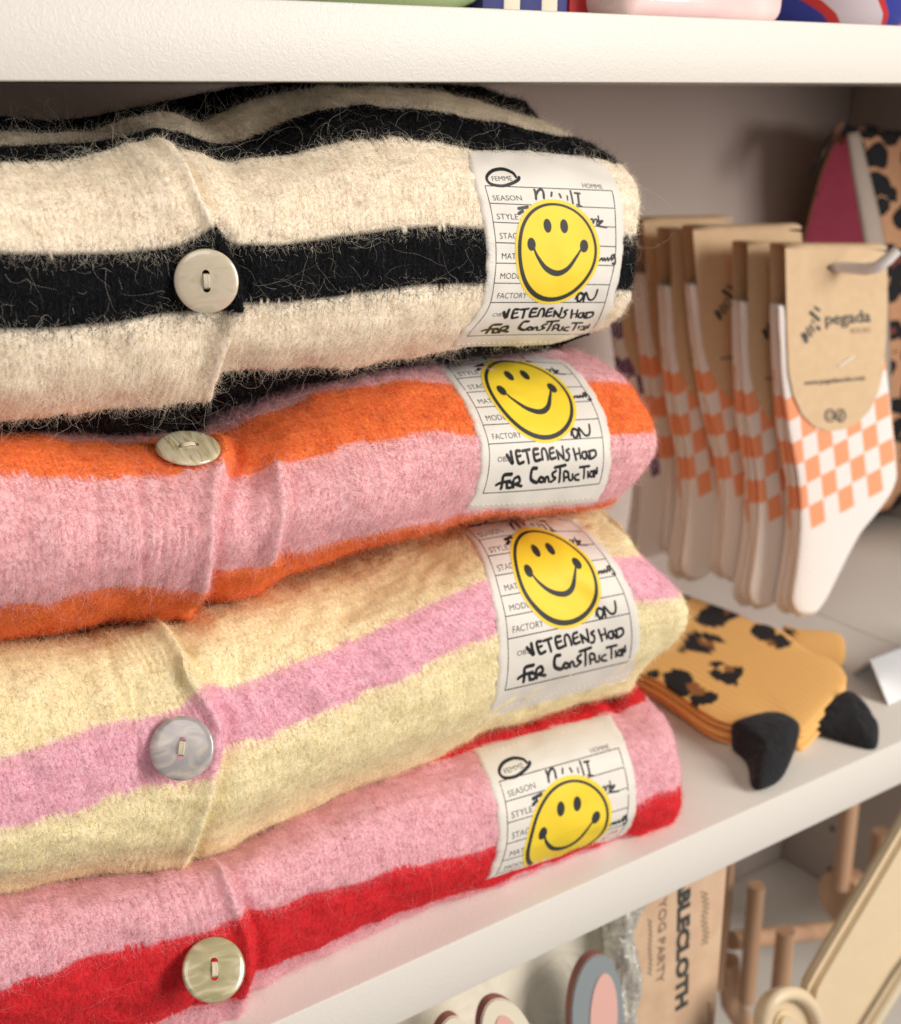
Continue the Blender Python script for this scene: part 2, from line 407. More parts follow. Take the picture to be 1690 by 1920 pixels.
a0 = [(0, 225), (100, 231), (180, 224), (260, 203), (350, 188), (430, 168), (500, 154), (600, 148), (850, 150), (900, 162), (960, 182), (1010, 205)]
a1 = [(0, 250), (106, 255), (176, 250), (224, 233), (266, 220), (320, 215), (373, 232), (415, 216), (453, 198), (506, 182), (560, 170), (600, 165), (800, 168), (852, 180), (900, 193), (960, 208), (1010, 222), (1060, 240)]
a2 = [(0, 281), (106, 281), (176, 276), (234, 257), (277, 243), (350, 255), (400, 272), (426, 274), (463, 258), (532, 234), (586, 212), (639, 202), (692, 200), (772, 206), (852, 216), (900, 223), (1000, 238), (1060, 252), (1100, 268)]
a3 = [(0, 305), (106, 310), (160, 305), (234, 292), (277, 270), (320, 273), (373, 288), (421, 308), (463, 302), (532, 297), (575, 286), (639, 266), (719, 258), (799, 262), (852, 273), (900, 281), (1000, 280), (1090, 290), (1131, 299), (1160, 310)]
a5 = [(0, 473), (106, 475), (213, 473), (298, 465), (346, 454), (383, 430), (407, 412), (426, 441), (442, 457), (532, 457), (639, 441), (745, 427), (825, 421), (900, 427), (1000, 432), (1175, 440)]
a6 = [(0, 616), (106, 614), (213, 603), (266, 592), (320, 582), (373, 579), (426, 577), (453, 571), (532, 568), (639, 555), (692, 545), (799, 534), (900, 531), (1000, 533), (1170, 545)]
a8 = [(0, 780), (53, 780), (160, 767), (266, 753), (346, 740), (383, 716), (426, 702), (532, 698), (639, 688), (745, 669), (852, 652), (900, 646), (1050, 640), (1120, 618)]
a9 = [(0, 812), (200, 808), (330, 792), (430, 760), (560, 722), (700, 694), (800, 665), (900, 651), (1050, 643)]
G1 = Garment('folded_cardigan', [
    dict(p=a0, y=.20, sil=980, dz=-.03), dict(p=a0, y=.105, sil=985), dict(p=a1, y=(.078, .078, .072), sil=1015), dict(p=a2, y=(.05, .055, .045), sil=1075),
    dict(p=a3, y=(.018, .022, .016), sil=1158), dict(p=mid(a3, a5, .4), y=(.002, .003, .001), sil=1191), dict(p=a5, y=(-.003, -.003, -.002), sil=1190),
    dict(p=a6, y=(-.002, -.002, -.001), sil=1181), dict(p=mid(a6, a8, .55), y=(.003, .003, .004), sil=1166), dict(p=a8, y=(.02, .018, .020), sil=1112),
    dict(p=a9, y=(.06, .06, .06), sil=1060), dict(p=a9, y=.16, sil=1050)],
    [(0, black), (2, cream), (3, black), (4, cream), (6, black), (7, cream), (9, black)],
    [([(250, 290), (300, 350), (330, 420)], .0012, 30), ([(520, 290), (500, 440)], .0008, 60), ([(445, 570), (420, 630), (400, 700)], .0030, 13)],
    ([(300, 262), (345, 330), (385, 395), (405, 430), (440, 500), (446, 570), (415, 640), (395, 700), (385, 740)], .0050), zmax=.3662, seed=1)
b0 = [(0, 798), (300, 798), (430, 768), (560, 712), (700, 684), (840, 656), (1040, 650)]
b1 = [(0, 813), (69, 816), (133, 832), (213, 834), (293, 834), (380, 824), (421, 810), (479, 781), (532, 760), (586, 738), (639, 725), (745, 714), (825, 720), (900, 722), (1000, 716), (1103, 713), (1157, 717), (1178, 722)]
b2 = [(0, 890), (53, 893), (160, 898), (266, 901), (320, 895), (394, 880), (430, 884), (453, 885), (479, 882), (532, 866), (612, 848), (692, 829), (745, 821), (825, 813), (900, 815), (1142, 813), (1221, 810)]
b3 = [(0, 990), (200, 985), (420, 965), (600, 925), (800, 880), (900, 862), (1229, 845)]
b4 = [(0, 1127), (80, 1124), (160, 1103), (240, 1088), (320, 1093), (373, 1087), (400, 1075), (426, 1069), (463, 1063), (495, 1060), (532, 1037), (586, 1031), (639, 1015), (692, 1002), (799, 983), (868, 963), (950, 953), (1110, 948), (1160, 935)]
b5 = [(0, 1180), (80, 1164), (160, 1154), (213, 1138), (298, 1138), (346, 1129), (394, 1114), (453, 1108), (495, 1090), (532, 1065), (586, 1049), (692, 1015), (799, 992), (868, 968), (950, 955), (1110, 951), (1140, 944)]
G2 = Garment('folded_cardigan', [
    dict(p=b0, y=.2, sil=1025), dict(p=b0, y=.10, sil=1030), dict(p=b1, y=(.036, .046, .026), sil=1176), dict(p=b2, y=(.006, .010, .001), sil=1223),
    dict(p=b3, y=(-.002, -.002, -.002), sil=1229), dict(p=b4, y=(.004, .004, .008), sil=1162), dict(p=b5, y=(.03, .028, .026), sil=1138), dict(p=b5, y=.12, sil=1120, dz=.002)],
    [(0, pink), (2, orange), (3, pink), (5, orange)],
    [([(520, 870), (528, 950), (502, 1045)], .0036, 15), ([(475, 890), (465, 990)], -.0022, 20), ([(548, 880), (552, 960), (530, 1040)], -.0012, 14), ([(262, 900), (266, 1090)], -.0010, 7), ([(298, 895), (300, 1080)], -.0005, 6),
     ([(180, 905), (180, 1090)], -.0005, 8), ([(700, 830), (690, 980)], .0009, 60), ([(100, 905), (90, 1100)], .0008, 40)],
    ([(425, 815), (432, 860), (412, 915), (402, 970), (396, 1030), (385, 1090), (360, 1120)], .0048), seed=2)
c0 = [(0, 1196), (160, 1172), (300, 1140), (500, 1085), (700, 1008), (870, 965), (1000, 956), (1130, 962)]
c0b = [(0, 1290), (213, 1255), (420, 1190), (639, 1130), (800, 1060), (900, 1015), (1000, 995), (1170, 1000)]
c1 = [(0, 1419), (53, 1406), (106, 1384), (160, 1366), (213, 1350), (256, 1347), (298, 1336), (330, 1326), (351, 1310), (370, 1282), (394, 1280), (421, 1291), (453, 1280), (506, 1262), (586, 1230), (639, 1211), (692, 1185), (745, 1161), (800, 1135), (900, 1090), (930, 1078), (1050, 1052), (1153, 1046), (1196, 1045)]
c2 = [(0, 1547), (53, 1536), (106, 1523), (160, 1504), (213, 1483), (266, 1470), (298, 1466), (373, 1457), (410, 1425), (430, 1397), (453, 1390), (532, 1368), (586, 1344), (639, 1315), (692, 1294), (745, 1278), (799, 1246), (852, 1222), (900, 1198), (925, 1185), (1050, 1150), (1191, 1128), (1276, 1122)]
c3 = [(0, 1610), (213, 1555), (420, 1500), (640, 1400), (900, 1290), (1100, 1215), (1286, 1166)]
c4 = [(0, 1667), (53, 1661), (106, 1643), (186, 1626), (266, 1621), (341, 1611), (389, 1606), (426, 1587), (479, 1555), (532, 1528), (586, 1504), (639, 1475), (692, 1454), (745, 1438), (799, 1413), (852, 1389), (900, 1362), (925, 1343), (1000, 1323), (1100, 1294), (1169, 1273), (1200, 1266)]
G3 = Garment('folded_cardigan', [
    dict(p=c0, y=.2, sil=1110), dict(p=c0, y=.085, sil=1118), dict(p=c0b, y=(.014, .016, .034), sil=1166), dict(p=c1, y=(.003, .004, .009), sil=1196),
    dict(p=c2, y=(-.001, -.001, -.001), sil=1276), dict(p=c3, y=(.001, .001, .001), sil=1286, rc=.036), dict(p=c4, y=(.022, .022, .024), sil=1200), dict(p=c4, y=.12, sil=1180, dz=.002)],
    [(0, yellow), (3, rose), (4, yellow)],
    [([(225, 1290), (270, 1480)], -.0008, 8), ([(200, 1220), (225, 1340)], -.0007, 7), ([(440, 1180), (455, 1300)], -.0007, 9), ([(250, 1300), (262, 1470)], -.0005, 5),
     ([(300, 1170), (345, 1235), (375, 1290)], .0012, 12), ([(560, 1180), (620, 1400)], .0007, 50), ([(120, 1420), (130, 1600)], .0006, 40)],
    ([(292, 1165), (345, 1235), (385, 1300), (416, 1350), (410, 1410), (400, 1460), (388, 1510), (360, 1580), (350, 1610)], .0048), seed=3)
d0 = [(0, 1655), (400, 1592), (600, 1490), (900, 1362), (1190, 1285)]
d1 = [(0, 1668), (200, 1632), (300, 1622), (420, 1592), (530, 1535), (640, 1484), (745, 1447), (799, 1428), (852, 1420), (895, 1404), (1020, 1368), (1143, 1340), (1156, 1348), (1172, 1340), (1212, 1316)]
d2 = [(0, 1858), (43, 1842), (106, 1821), (133, 1802), (186, 1786), (266, 1768), (304, 1754), (373, 1741), (410, 1725), (440, 1704), (469, 1709), (532, 1698), (586, 1674), (639, 1664), (692, 1650), (719, 1634), (772, 1624), (825, 1608), (900, 1595), (930, 1585), (1050, 1550), (1191, 1510), (1276, 1476)]
d3 = [(0, 1930), (160, 1925), (250, 1915), (320, 1890), (351, 1872), (458, 1840), (522, 1802), (586, 1776), (639, 1752), (692, 1730), (745, 1710), (825, 1688), (852, 1678), (900, 1664), (978, 1634), (1080, 1602), (1170, 1568), (1204, 1566), (1245, 1550)]
d4 = [(0, 1990), (250, 1950), (346, 1925), (405, 1906), (447, 1885), (479, 1855), (532, 1824), (586, 1800), (692, 1748), (745, 1726), (852, 1688), (900, 1672), (978, 1642), (1080, 1610), (1170, 1576), (1204, 1578), (1245, 1556)]
G4 = Garment('folded_cardigan', [
    dict(p=d0, y=.2, sil=1175), dict(p=d0, y=.09, sil=1182), dict(p=d1, y=(.03, .032, .036), sil=1212), dict(p=mid(d1, d2, .45), y=(.004, .005, .008), sil=1268),
    dict(p=d2, y=(-.001, -.001, .002), sil=1276), dict(p=mid(d2, d3, .6), y=(.002, .003, .005), sil=1272), dict(p=d3, y=(.010, .012, .016), sil=1246), dict(p=d4, y=(.018, .022, .027), sil=1240), dict(p=d4, y=.12, sil=1200, z=.0015)],
    [(0, red), (2, rpink), (4, red), (6, rpink)],
    [([(285, 1650), (300, 1760)], -.0008, 7), ([(330, 1650), (345, 1750)], -.0005, 6), ([(370, 1650), (385, 1740)], -.0005, 6), ([(302, 1780), (306, 1880)], -.0008, 6), ([(700, 1500), (720, 1650)], .0007, 50)],
    ([(405, 1610), (435, 1660), (452, 1705), (470, 1750), (470, 1810), (455, 1860), (440, 1900)], .0046), seed=4)
tag(G1.root, 'black and cream striped fuzzy cardigan on top of the stack', 'cardigan', 'folded cardigans in the stack')
tag(G2.root, 'pink and orange striped fuzzy cardigan, second from the top', 'cardigan', 'folded cardigans in the stack')
tag(G3.root, 'pale yellow and pink striped fuzzy cardigan, third from the top', 'cardigan', 'folded cardigans in the stack')
tag(G4.root, 'red and pink striped fuzzy cardigan at the bottom, lying on the shelf', 'cardigan', 'folded cardigans in the stack')

# ------------------------------------------------------------------ the sewn labels
VS = [-1.75, 0, 1, 2, 3, 4, 5, 6, 8.4, 9.5]
WR = 7.73                       # frame width in row heights
def conv(pts, s, ox, oy): return [(ox+s*x, oy+s*y) for x, y in pts]
LAB = {
 1: (conv([(185, 92), (252, 372), (290, 510), (318, 660), (338, 822), (340, 985), (325, 1143), (298, 1298), (112, 1565), (60, 1652)], .2367, 850, 260),
     conv([(1120, 162), (1260, 412), (1282, 550), (1288, 700), (1290, 855), (1277, 1005), (1240, 1157), (1205, 1297), (1060, 1552), (930, 1628)], .2367, 850, 260), [6, 0, 0, 0, 0, 0, 0, 0, 1.5, 0]),
 2: (conv([(20, 20), (100, 92), (195, 155), (255, 232), (318, 318), (372, 410), (418, 520), (453, 638), (418, 945), (360, 1045)], .3018, 780, 640),
     conv([(700, 20), (815, 82), (910, 137), (978, 203), (1035, 282), (1090, 370), (1135, 480), (1160, 597), (1140, 885), (1078, 1008)], .3018, 780, 640), [0, 6, 5, 4, 2, 0, 0, 0, -2, -2]),
 3: (conv([(30, 90), (125, 185), (215, 268), (278, 378), (328, 513), (365, 655), (398, 795), (413, 950), (395, 1303), (345, 1470)], .2722, 840, 940),
     conv([(700, 70), (835, 130), (935, 208), (1010, 295), (1090, 395), (1155, 512), (1215, 635), (1253, 772), (1245, 1105), (1185, 1240)], .2722, 840, 940), [8, 9, 6, 3, 1, 0, 0, 0, 0, -2]),
 4: (conv([(205, 372), (325, 622), (368, 765), (383, 915), (378, 1063), (345, 1185), (305, 1275), (240, 1335), (200, 1400), (190, 1420)], .2663, 850, 1300),
     conv([(1050, 152), (1165, 385), (1205, 520), (1232, 665), (1233, 803), (1210, 925), (1160, 1000), (1100, 1065), (1080, 1140), (1070, 1160)], .2663, 850, 1300), [0, 0, 0, 0, 0, 0, 0, 0, 0, 0]),
}
def cub(vs, pts, v):            # smooth interpolation of the rows of a label
    vs = np.array(vs, float); P = np.array(pts, float); n = len(vs)
    T = np.zeros_like(P)
    for i in range(n):
        if 0 < i < n-1:
            a = (P[i]-P[i-1])/(vs[i]-vs[i-1]); b = (P[i+1]-P[i])/(vs[i+1]-vs[i]); wa = vs[i+1]-vs[i]; wb = vs[i]-vs[i-1]; T[i] = (a*wa+b*wb)/(wa+wb)
    T[0] = (P[1]-P[0])/(vs[1]-vs[0]); T[-1] = (P[-1]-P[-2])/(vs[-1]-vs[-2])
    v = np.asarray(v, float); k = np.clip(np.searchsorted(vs, v, 'right')-1, 0, n-2); h = (vs[k+1]-vs[k]); t = (v-vs[k])/h
    sh = v.shape+(1,) if P.ndim > 1 else v.shape
    t = t.reshape(sh); h = h.reshape(sh)
    return (2*t**3-3*t**2+1)*P[k]+(t**3-2*t**2+t)*h*T[k]+(-2*t**3+3*t**2)*P[k+1]+(t**3-t**2)*h*T[k+1]
def lab_px(n, u, v):
    L, Rr, bow = LAB[n]
    u = np.asarray(u, float); v = np.asarray(v, float)
    a = cub(VS, L, v); b = cub(VS, Rr, v); p = a+(b-a)*u[..., None]
    p[..., 1] -= cub(VS, bow, v)*4*np.clip(u*(1-u), -.1, 1)
    return p
def inv1(x, y):                 # label 1 pixels -> (u, v)
    u, v = .5, 3.
    for _ in range(40):
        p = lab_px(1, np.array(u), np.array(v)); e = 1e-3
        pu = (lab_px(1, np.array(u+e), np.array(v))-p)/e; pv = (lab_px(1, np.array(u), np.array(v+e))-p)/e
        J = np.array([pu, pv]).T; du = np.linalg.solve(J, np.array([x, y])-p); u += du[0]*.8; v += du[1]*.8
        v = min(max(v, -1.75), 9.5)
    return u, v
A_ = lambda *p: [inv1(850+.2367*x, 260+.2367*y) for x, y in p]      # traced in an enlargement of label 1
B_ = lambda *p: [inv1(860+.18935*x, 520+.18935*y) for x, y in p]
PEN = [  # (points, width in rows)
 (A_((645, 405), (655, 440), (658, 478)), .11), (A_((655, 450), (675, 412), (700, 402), (715, 425), (720, 470)), .11), (A_((782, 425), (778, 455)), .09),
 (A_((843, 438), (855, 465)), .1), (A_((905, 452), (908, 485)), .07), (A_((930, 415), (950, 512)), .09), (A_((965, 430), (1003, 434)), .1), (A_((988, 434), (998, 528)), .1), (A_((980, 522), (1022, 536)), .08),
 (A_((520, 552), (592, 540)), .14), (A_((522, 592), (552, 572)), .14),
 (A_((1088, 640), (1104, 635), (1110, 672), (1122, 640), (1140, 642), (1138, 682)), .07), (A_((1150, 612), (1158, 690)), .07), (A_((1148, 656), (1186, 650), (1165, 672), (1150, 690), (1215, 702)), .08),
 (A_((1158, 968), (1180, 945), (1186, 966), (1200, 945), (1206, 966), (1225, 942), (1230, 966), (1248, 942)), .08), (A_((1282, 918), (1256, 928), (1258, 962), (1280, 930), (1284, 990), (1264, 986)), .09),
 (B_((1172, 178), (1156, 216)), .06), (B_((1200, 148), (1178, 195), (1185, 238), (1215, 225), (1240, 175), (1202, 150)), .12), (B_((1238, 238), (1262, 150), (1290, 215), (1325, 222), (1355, 190), (1378, 125)), .10),
 (B_((450, 345), (460, 380), (474, 400), (488, 360), (503, 322)), .15), (B_((595, 318), (552, 324), (532, 400), (586, 396)), .13), (B_((538, 360), (582, 353)), .11),
 (B_((618, 320), (696, 311)), .12), (B_((658, 318), (636, 402)), .12), (B_((778, 310), (730, 318), (708, 388), (764, 386)), .13), (B_((720, 352), (766, 346)), .11),
 (B_((786, 386), (800, 345), (820, 314), (845, 312), (850, 340), (838, 388)), .11), (B_((934, 308), (892, 320), (868, 382), (918, 380)), .12), (B_((880, 350), (922, 342)), .1),
 (B_((945, 388), (955, 330)), .11), (B_((955, 332), (998, 390)), .11), (B_((998, 390), (1028, 303)), .11), (B_((1082, 324), (1050, 336), (1064, 364), (1040, 398), (1014, 400)), .11),
 (B_((1126, 324), (1116, 402)), .11), (B_((1182, 324), (1164, 396)), .09), (B_((1120, 366), (1174, 358)), .09),
 (B_((1236, 352), (1202, 356), (1188, 390), (1218, 400), (1236, 364)), .10), (B_((1238, 350), (1248, 404)), .10), (B_((1264, 352), (1330, 346), (1326, 382), (1278, 402), (1262, 398), (1276, 352)), .11),
 (B_((422, 467), (338, 474), (300, 520), (276, 552)), .15), (B_((234, 530), (280, 518), (382, 506)), .13), (B_((338, 545), (350, 516), (398, 518), (384, 546), (336, 548)), .13), (B_((404, 546), (426, 500), (482, 484), (480, 514), (432, 526), (488, 540)), .13),
 (B_((694, 438), (650, 440), (612, 478), (606, 506), (652, 522), (688, 500)), .15), (B_((704, 492), (680, 514), (710, 522), (732, 502), (704, 490)), .12), (B_((736, 522), (756, 496), (778, 494), (778, 522)), .11),
 (B_((878, 462), (836, 474), (834, 494), (850, 506), (798, 524)), .12), (B_((880, 440), (992, 431)), .13), (B_((932, 440), (880, 528)), .12), (B_((930, 526), (955, 472), (992, 474), (986, 500), (948, 506)), .11),
 (B_((992, 490), (986, 520), (1016, 523), (1036, 490)), .1), (B_((1096, 494), (1060, 500), (1046, 522), (1082, 530)), .1), (B_((1130, 452), (1226, 451)), .11), (B_((1172, 455), (1136, 522)), .1),
 (B_((1196, 484), (1180, 522)), .09), (B_((1228, 484), (1202, 510), (1232, 519), (1246, 490), (1228, 484)), .1), (B_((1246, 522), (1262, 480), (1278, 505), (1298, 468)), .1),
]
PEN.append((A_((497, 300), (470, 268), (395, 240), (310, 254), (266, 305), (295, 356), (388, 374), (470, 352), (515, 325), (524, 306)), .13))
FORM = [([(0, v), (1, v)], .05) for v in (0, 1, 2, 3, 4, 5, 6, 8.4)]+[([(0, 0), (0, 8.4)], .05), ([(1, 0), (1, 8.4)], .05)]
WORDS = [('FEMME', A_((312, 335), (472, 332)), .24), ('HOMME', A_((1030, 386), (1188, 398)), .24), ('SEASON', A_((320, 488), (548, 488)), .30), ('STYLE', A_((350, 637), (520, 640)), .30), ('STAGE', A_((373, 793), (545, 793)), .30),
         ('MATERIAL', A_((387, 953), (640, 957)), .30), ('MODEL', A_((373, 1110), (560, 1110)), .30), ('FACTORY', A_((348, 1267), (580, 1264)), .30), ('OBS', A_((305, 1410), (398, 1408)), .24)]
def catmull(p, k=6):
    p = np.array(p, float)
    if len(p) < 3: return np.array([p[0]+(p[-1]-p[0])*t for t in np.linspace(0, 1, k+1)])
    q = np.vstack([2*p[0]-p[1], p, 2*p[-1]-p[-2]]); out = []
    for i in range(1, len(q)-2):
        for t in np.linspace(0, 1, k, endpoint=False):
            out.append(.5*((2*q[i])+(-q[i-1]+q[i+1])*t+(2*q[i-1]-5*q[i]+4*q[i+1]-q[i+2])*t*t+(-q[i-1]+3*q[i]-3*q[i+1]+q[i+2])*t**3))
    out.append(q[-2]); return np.array(out)
def ribbon(mb, pts, w, caps=True):       # pts in isotropic 2-D units
    pts = np.asarray(pts, float); t = np.gradient(pts, axis=0); t /= np.linalg.norm(t, axis=1)[:, None]+1e-12
    n = np.stack([-t[:, 1], t[:, 0]], 1); k = len(pts)
    V = np.concatenate([pts+n*w/2, pts-n*w/2]); fs = [(i, i+1, k+i+1, k+i) for i in range(k-1)]
    V2 = [(*p, 0) for p in V]; mb.add(V2, fs)
    if caps:
        for c, d in ((pts[0], -t[0]), (pts[-1], t[-1])):
            a0_ = math.atan2(d[1], d[0]); ring = [(c[0]+w/2*math.cos(a0_-math.pi/2+math.pi*j/6), c[1]+w/2*math.sin(a0_-math.pi/2+math.pi*j/6), 0) for j in range(7)]
            mb.add([(c[0], c[1], 0)]+ring, [(0, j, j+1) for j in range(1, 7)])
def text_2d(s, bold=0.):
    cu = bpy.data.curves.new('t', 'FONT'); cu.body = s; cu.size = 1; cu.resolution_u = 3; cu.offset = bold
    o = bpy.data.objects.new('t', cu); COL.objects.link(o); bpy.context.view_layer.update()
    dg = bpy.context.evaluated_depsgraph_get(); me = bpy.data.meshes.new_from_object(o.evaluated_get(dg))
    V = np.array([v.co[:2] for v in me.vertices]); Fc = [tuple(p.vertices) for p in me.polygons]
    bpy.data.objects.remove(o); bpy.data.curves.remove(cu); bpy.data.meshes.remove(me)
    V[:, 0] -= V[:, 0].min(); return V, Fc
TXT = {}
def text_on(mb, s, p0, p1, h, bold=0.):     # baseline p0 -> p1 (isotropic 2-D, y down), cap height h
    if (s, bold) not in TXT: TXT[(s, bold)] = text_2d(s, bold)
    V, Fc = TXT[(s, bold)]; w = V[:, 0].max(); p0, p1 = np.array(p0, float), np.array(p1, float)
    ex = (p1-p0)/w; L = np.linalg.norm(p1-p0); ey = np.array([ex[1], -ex[0]])/np.linalg.norm(ex)*(h/.70)
    Q = p0+V[:, :1]*ex+V[:, 1:]*ey; mb.add([(*q, 0) for q in Q], Fc)
ISO = lambda q: (q[0]*WR, q[1])

def disc(mb, c, rx, ry, n=64, rings=5, r0=0.):
    V = []; fs = []
    for k in range(rings+1):
        rr = r0+(1-r0)*k/rings
        for j in range(n):
            a = 2*math.pi*j/n; V.append((c[0]+rx*rr*math.cos(a), c[1]+ry*rr*math.sin(a), 0))
    for k in range(rings):
        for j in range(n): fs.append((k*n+j, k*n+(j+1) % n, (k+1)*n+(j+1) % n, (k+1)*n+j))
    mb.add(V, fs)
def make_label(g, n, vmin, vmax, umin=(-.085), umax=1.07):
    nu, nv = 70, 96
    us = np.linspace(umin-.02, umax+.02, nu); vs = np.linspace(vmin, vmax, nv)
    Ug, Vg = np.meshgrid(us, vs); PXY = lab_px(n, Ug, Vg)
    G = np.full((nv, nu, 3), np.nan); Nn = np.zeros((nv, nu, 3))
    for i in range(nv):
        for j in range(nu):
            h, nr = g.hit(PXY[i, j, 0], PXY[i, j, 1])
            if h is not None and h[1] < .09:
                if nr @ (C-h) < 0: nr = -nr
                G[i, j] = h; Nn[i, j] = nr
    for j in range(nu):        # where the patch runs under the garment's lower or upper edge, carry it on along the cloth
        ok = np.nonzero(~np.isnan(G[:, j, 0]))[0]
        if len(ok) == 0: continue
        a, b = ok[0], ok[-1]
        for i in range(nv):
            if i > b: G[i, j] = G[b, j]+np.array([0, .0006, -.0002])*(i-b); Nn[i, j] = (0, -.4, -.9)
            elif i < a: G[i, j] = G[a, j]+np.array([0, .0006, .0002])*(a-i); Nn[i, j] = (0, -.4, .9)
    for i in range(nv):
        ok = np.nonzero(~np.isnan(G[i, :, 0]))[0]
        for j in range(nu):
            if np.isnan(G[i, j, 0]):
                k = ok[np.argmin(np.abs(ok-j))]; s = j-k
                G[i, j] = G[i, k]+(np.array([.0002, .0006, 0])*s if s > 0 else np.array([.0006, 0, 0])*s); Nn[i, j] = Nn[i, k]
    for _ in range(5):       # cloth does not follow the small bumps under it
        for A in (G, Nn):
            A[1:-1] = (A[:-2]+2*A[1:-1]+A[2:])/4; A[:, 1:-1] = (A[:, :-2]+2*A[:, 1:-1]+A[:, 2:])/4
    Nn /= np.linalg.norm(Nn, axis=-1)[..., None]+1e-12
    Vw = C-G; Vw /= np.linalg.norm(Vw, axis=-1)[..., None]; Nn = Vw/np.clip((Vw*Nn).sum(-1), .42, 1)[..., None]   # lift towards the viewer's side of the cloth, same thickness measured square to it
    def mp(iso, off):
        iso = np.asarray(iso, float); u = iso[:, 0]/WR; v = iso[:, 1]
        a = np.clip((u-us[0])/(us[1]-us[0]), 0, nu-1.001); b = np.clip((v-vs[0])/(vs[1]-vs[0]), 0, nv-1.001)
        j = a.astype(int); i = b.astype(int); fa = (a-j)[:, None]; fb = (b-i)[:, None]
        f = lambda A: A[i, j]*(1-fa)*(1-fb)+A[i, j+1]*fa*(1-fb)+A[i+1, j]*(1-fa)*fb+A[i+1, j+1]*fa*fb
        return f(G)+f(Nn)*off
    OFF = .0011
    # patch: front sheet, small turned edges, back sheet
    uu = np.linspace(umin, umax, 60); vv = np.linspace(vmin, vmax, 90)
    lay = []
    A, B = np.meshgrid(uu, vv); iso = np.stack([A.reshape(-1)*WR, B.reshape(-1)], 1)
    edge = np.minimum.reduce([A-umin, umax-A]).reshape(-1)*WR; edv = np.minimum(B-vmin, vmax-B).reshape(-1)
    puck = .00022*np.sin(B.reshape(-1)*5+A.reshape(-1)*3)*np.exp(-edge/.3)
    lip = -.0009*np.exp(-np.minimum(edge, edv*1.0)/.10)
    P = mp(iso, 0)+(mp(iso, 1)-mp(iso, 0))*(OFF+puck+lip+.00012*np.exp(-((edge-.22)/.05)**2))[:, None]
    P = P.reshape(90, 60, 3)
    me = grid_mesh('label_patch', P); point_vec(me, 'label_uv', np.stack([iso[:, 0], iso[:, 1], iso[:, 0]*0], 1))
    po = link('label_patch', me, M_label, g.root)
    def lay_on(name, mb, off, mt, sub=True):
        V = np.array(mb.v)[:, :2]
        ok = (V[:, 1] < vmax-.02) & (V[:, 1] > vmin+.02)
        fs = [f for f in mb.f if all(ok[i] for i in f)]
        if not fs: return
        used = sorted({i for f in fs for i in f}); mpi = {a: b for b, a in enumerate(used)}
        me = mesh_of(name, mp(V[used], OFF+off), [tuple(mpi[i] for i in f) for f in fs])
        return link(name, me, mt, po)
    m = MB()
    for pts, w in FORM:
        p = np.array([ISO(q) for q in pts]); k = 40; p = np.array([p[0]+(p[1]-p[0])*t for t in np.linspace(0, 1, k)])
        ribbon(m, p, w, False)
    lay_on('form_lines', m, .00005, M_print)
    for s, (p0, p1), h in WORDS:
        m = MB(); text_on(m, s, ISO(p0), ISO(p1), h, .0); lay_on('lettering', m, .00005, M_print)
    # handwriting that the smiling face partly covers lies under it
    m = MB()
    for pts, w in PEN:
        ribbon(m, catmull([ISO(q) for q in pts]), w*1.28)
    lay_on('handwriting', m, .00007, M_pen)
    cx, cy, r = .516*WR, 3.37, 2.74
    m = MB(); nseg = 150; V = []; fs = []; rings = 10
    for k in range(rings+1):
        for j in range(nseg):
            a = 2*math.pi*j/nseg; rr = r*k/rings*(1+(.012*(-1)**j if k == rings else 0)); V.append((cx+rr*math.cos(a), cy+rr*math.sin(a), 0))
    for k in range(rings):
        for j in range(nseg): fs.append((k*nseg+j, k*nseg+(j+1) % nseg, (k+1)*nseg+(j+1) % nseg, (k+1)*nseg+j))
    m.add(V, fs); lay_on('smiling_face', m, .00013, M_yellow)
    m = MB(); ang = np.linspace(0, 2*math.pi, 97)
    ringp = np.array([(cx+2.46*math.cos(a), cy+2.46*math.sin(a)) for a in ang]); 
    V = []; 
    for a in ang[:-1]:
        wv = .10+.03*math.cos(a-math.radians(120)); V += [(cx+(2.46+wv)*math.cos(a), cy+(2.46+wv)*math.sin(a), 0), (cx+(2.46-wv)*math.cos(a), cy+(2.46-wv)*math.sin(a), 0)]
    q = 96; m.add(V, [(2*i, 2*((i+1) % q), 2*((i+1) % q)+1, 2*i+1) for i in range(q)])
    eL, eR = [ISO(inv1(850+.2367*x, 260+.2367*y)) for x, y in ((748, 688), (880, 692))]
    disc(m, eL, .25, .36, 24, 2); disc(m, eR, .25, .36, 24, 2)
    bL, bR = [ISO(inv1(850+.2367*x, 260+.2367*y)) for x, y in ((622, 836), (1038, 850))]
    disc(m, bL, .27, .33, 24, 2); disc(m, bR, .27, .33, 24, 2)
    mo = catmull([ISO(inv1(850+.2367*x, 260+.2367*y)) for x, y in ((636, 850), (668, 930), (735, 1025), (822, 1066), (905, 1032), (978, 935), (1022, 862))], 8)
    t = np.linspace(0, 1, len(mo)); wd = .10+.20*np.sin(math.pi*t)**1.5; tg = np.gradient(mo, axis=0); tg /= np.linalg.norm(tg, axis=1)[:, None]; nr = np.stack([-tg[:, 1], tg[:, 0]], 1)
    k = len(mo); V = np.concatenate([mo+nr*wd[:, None]/2, mo-nr*wd[:, None]/2]); m.add([(*p, 0) for p in V], [(i, i+1, k+i+1, k+i) for i in range(k-1)])
    lay_on('face_outline', m, .00019, M_print)
    # sewn dashes
    st_rows = [vmin+.30] if n in (3, 4) else []
    if n in (1, 2, 3): st_rows.append(vmax-.30)
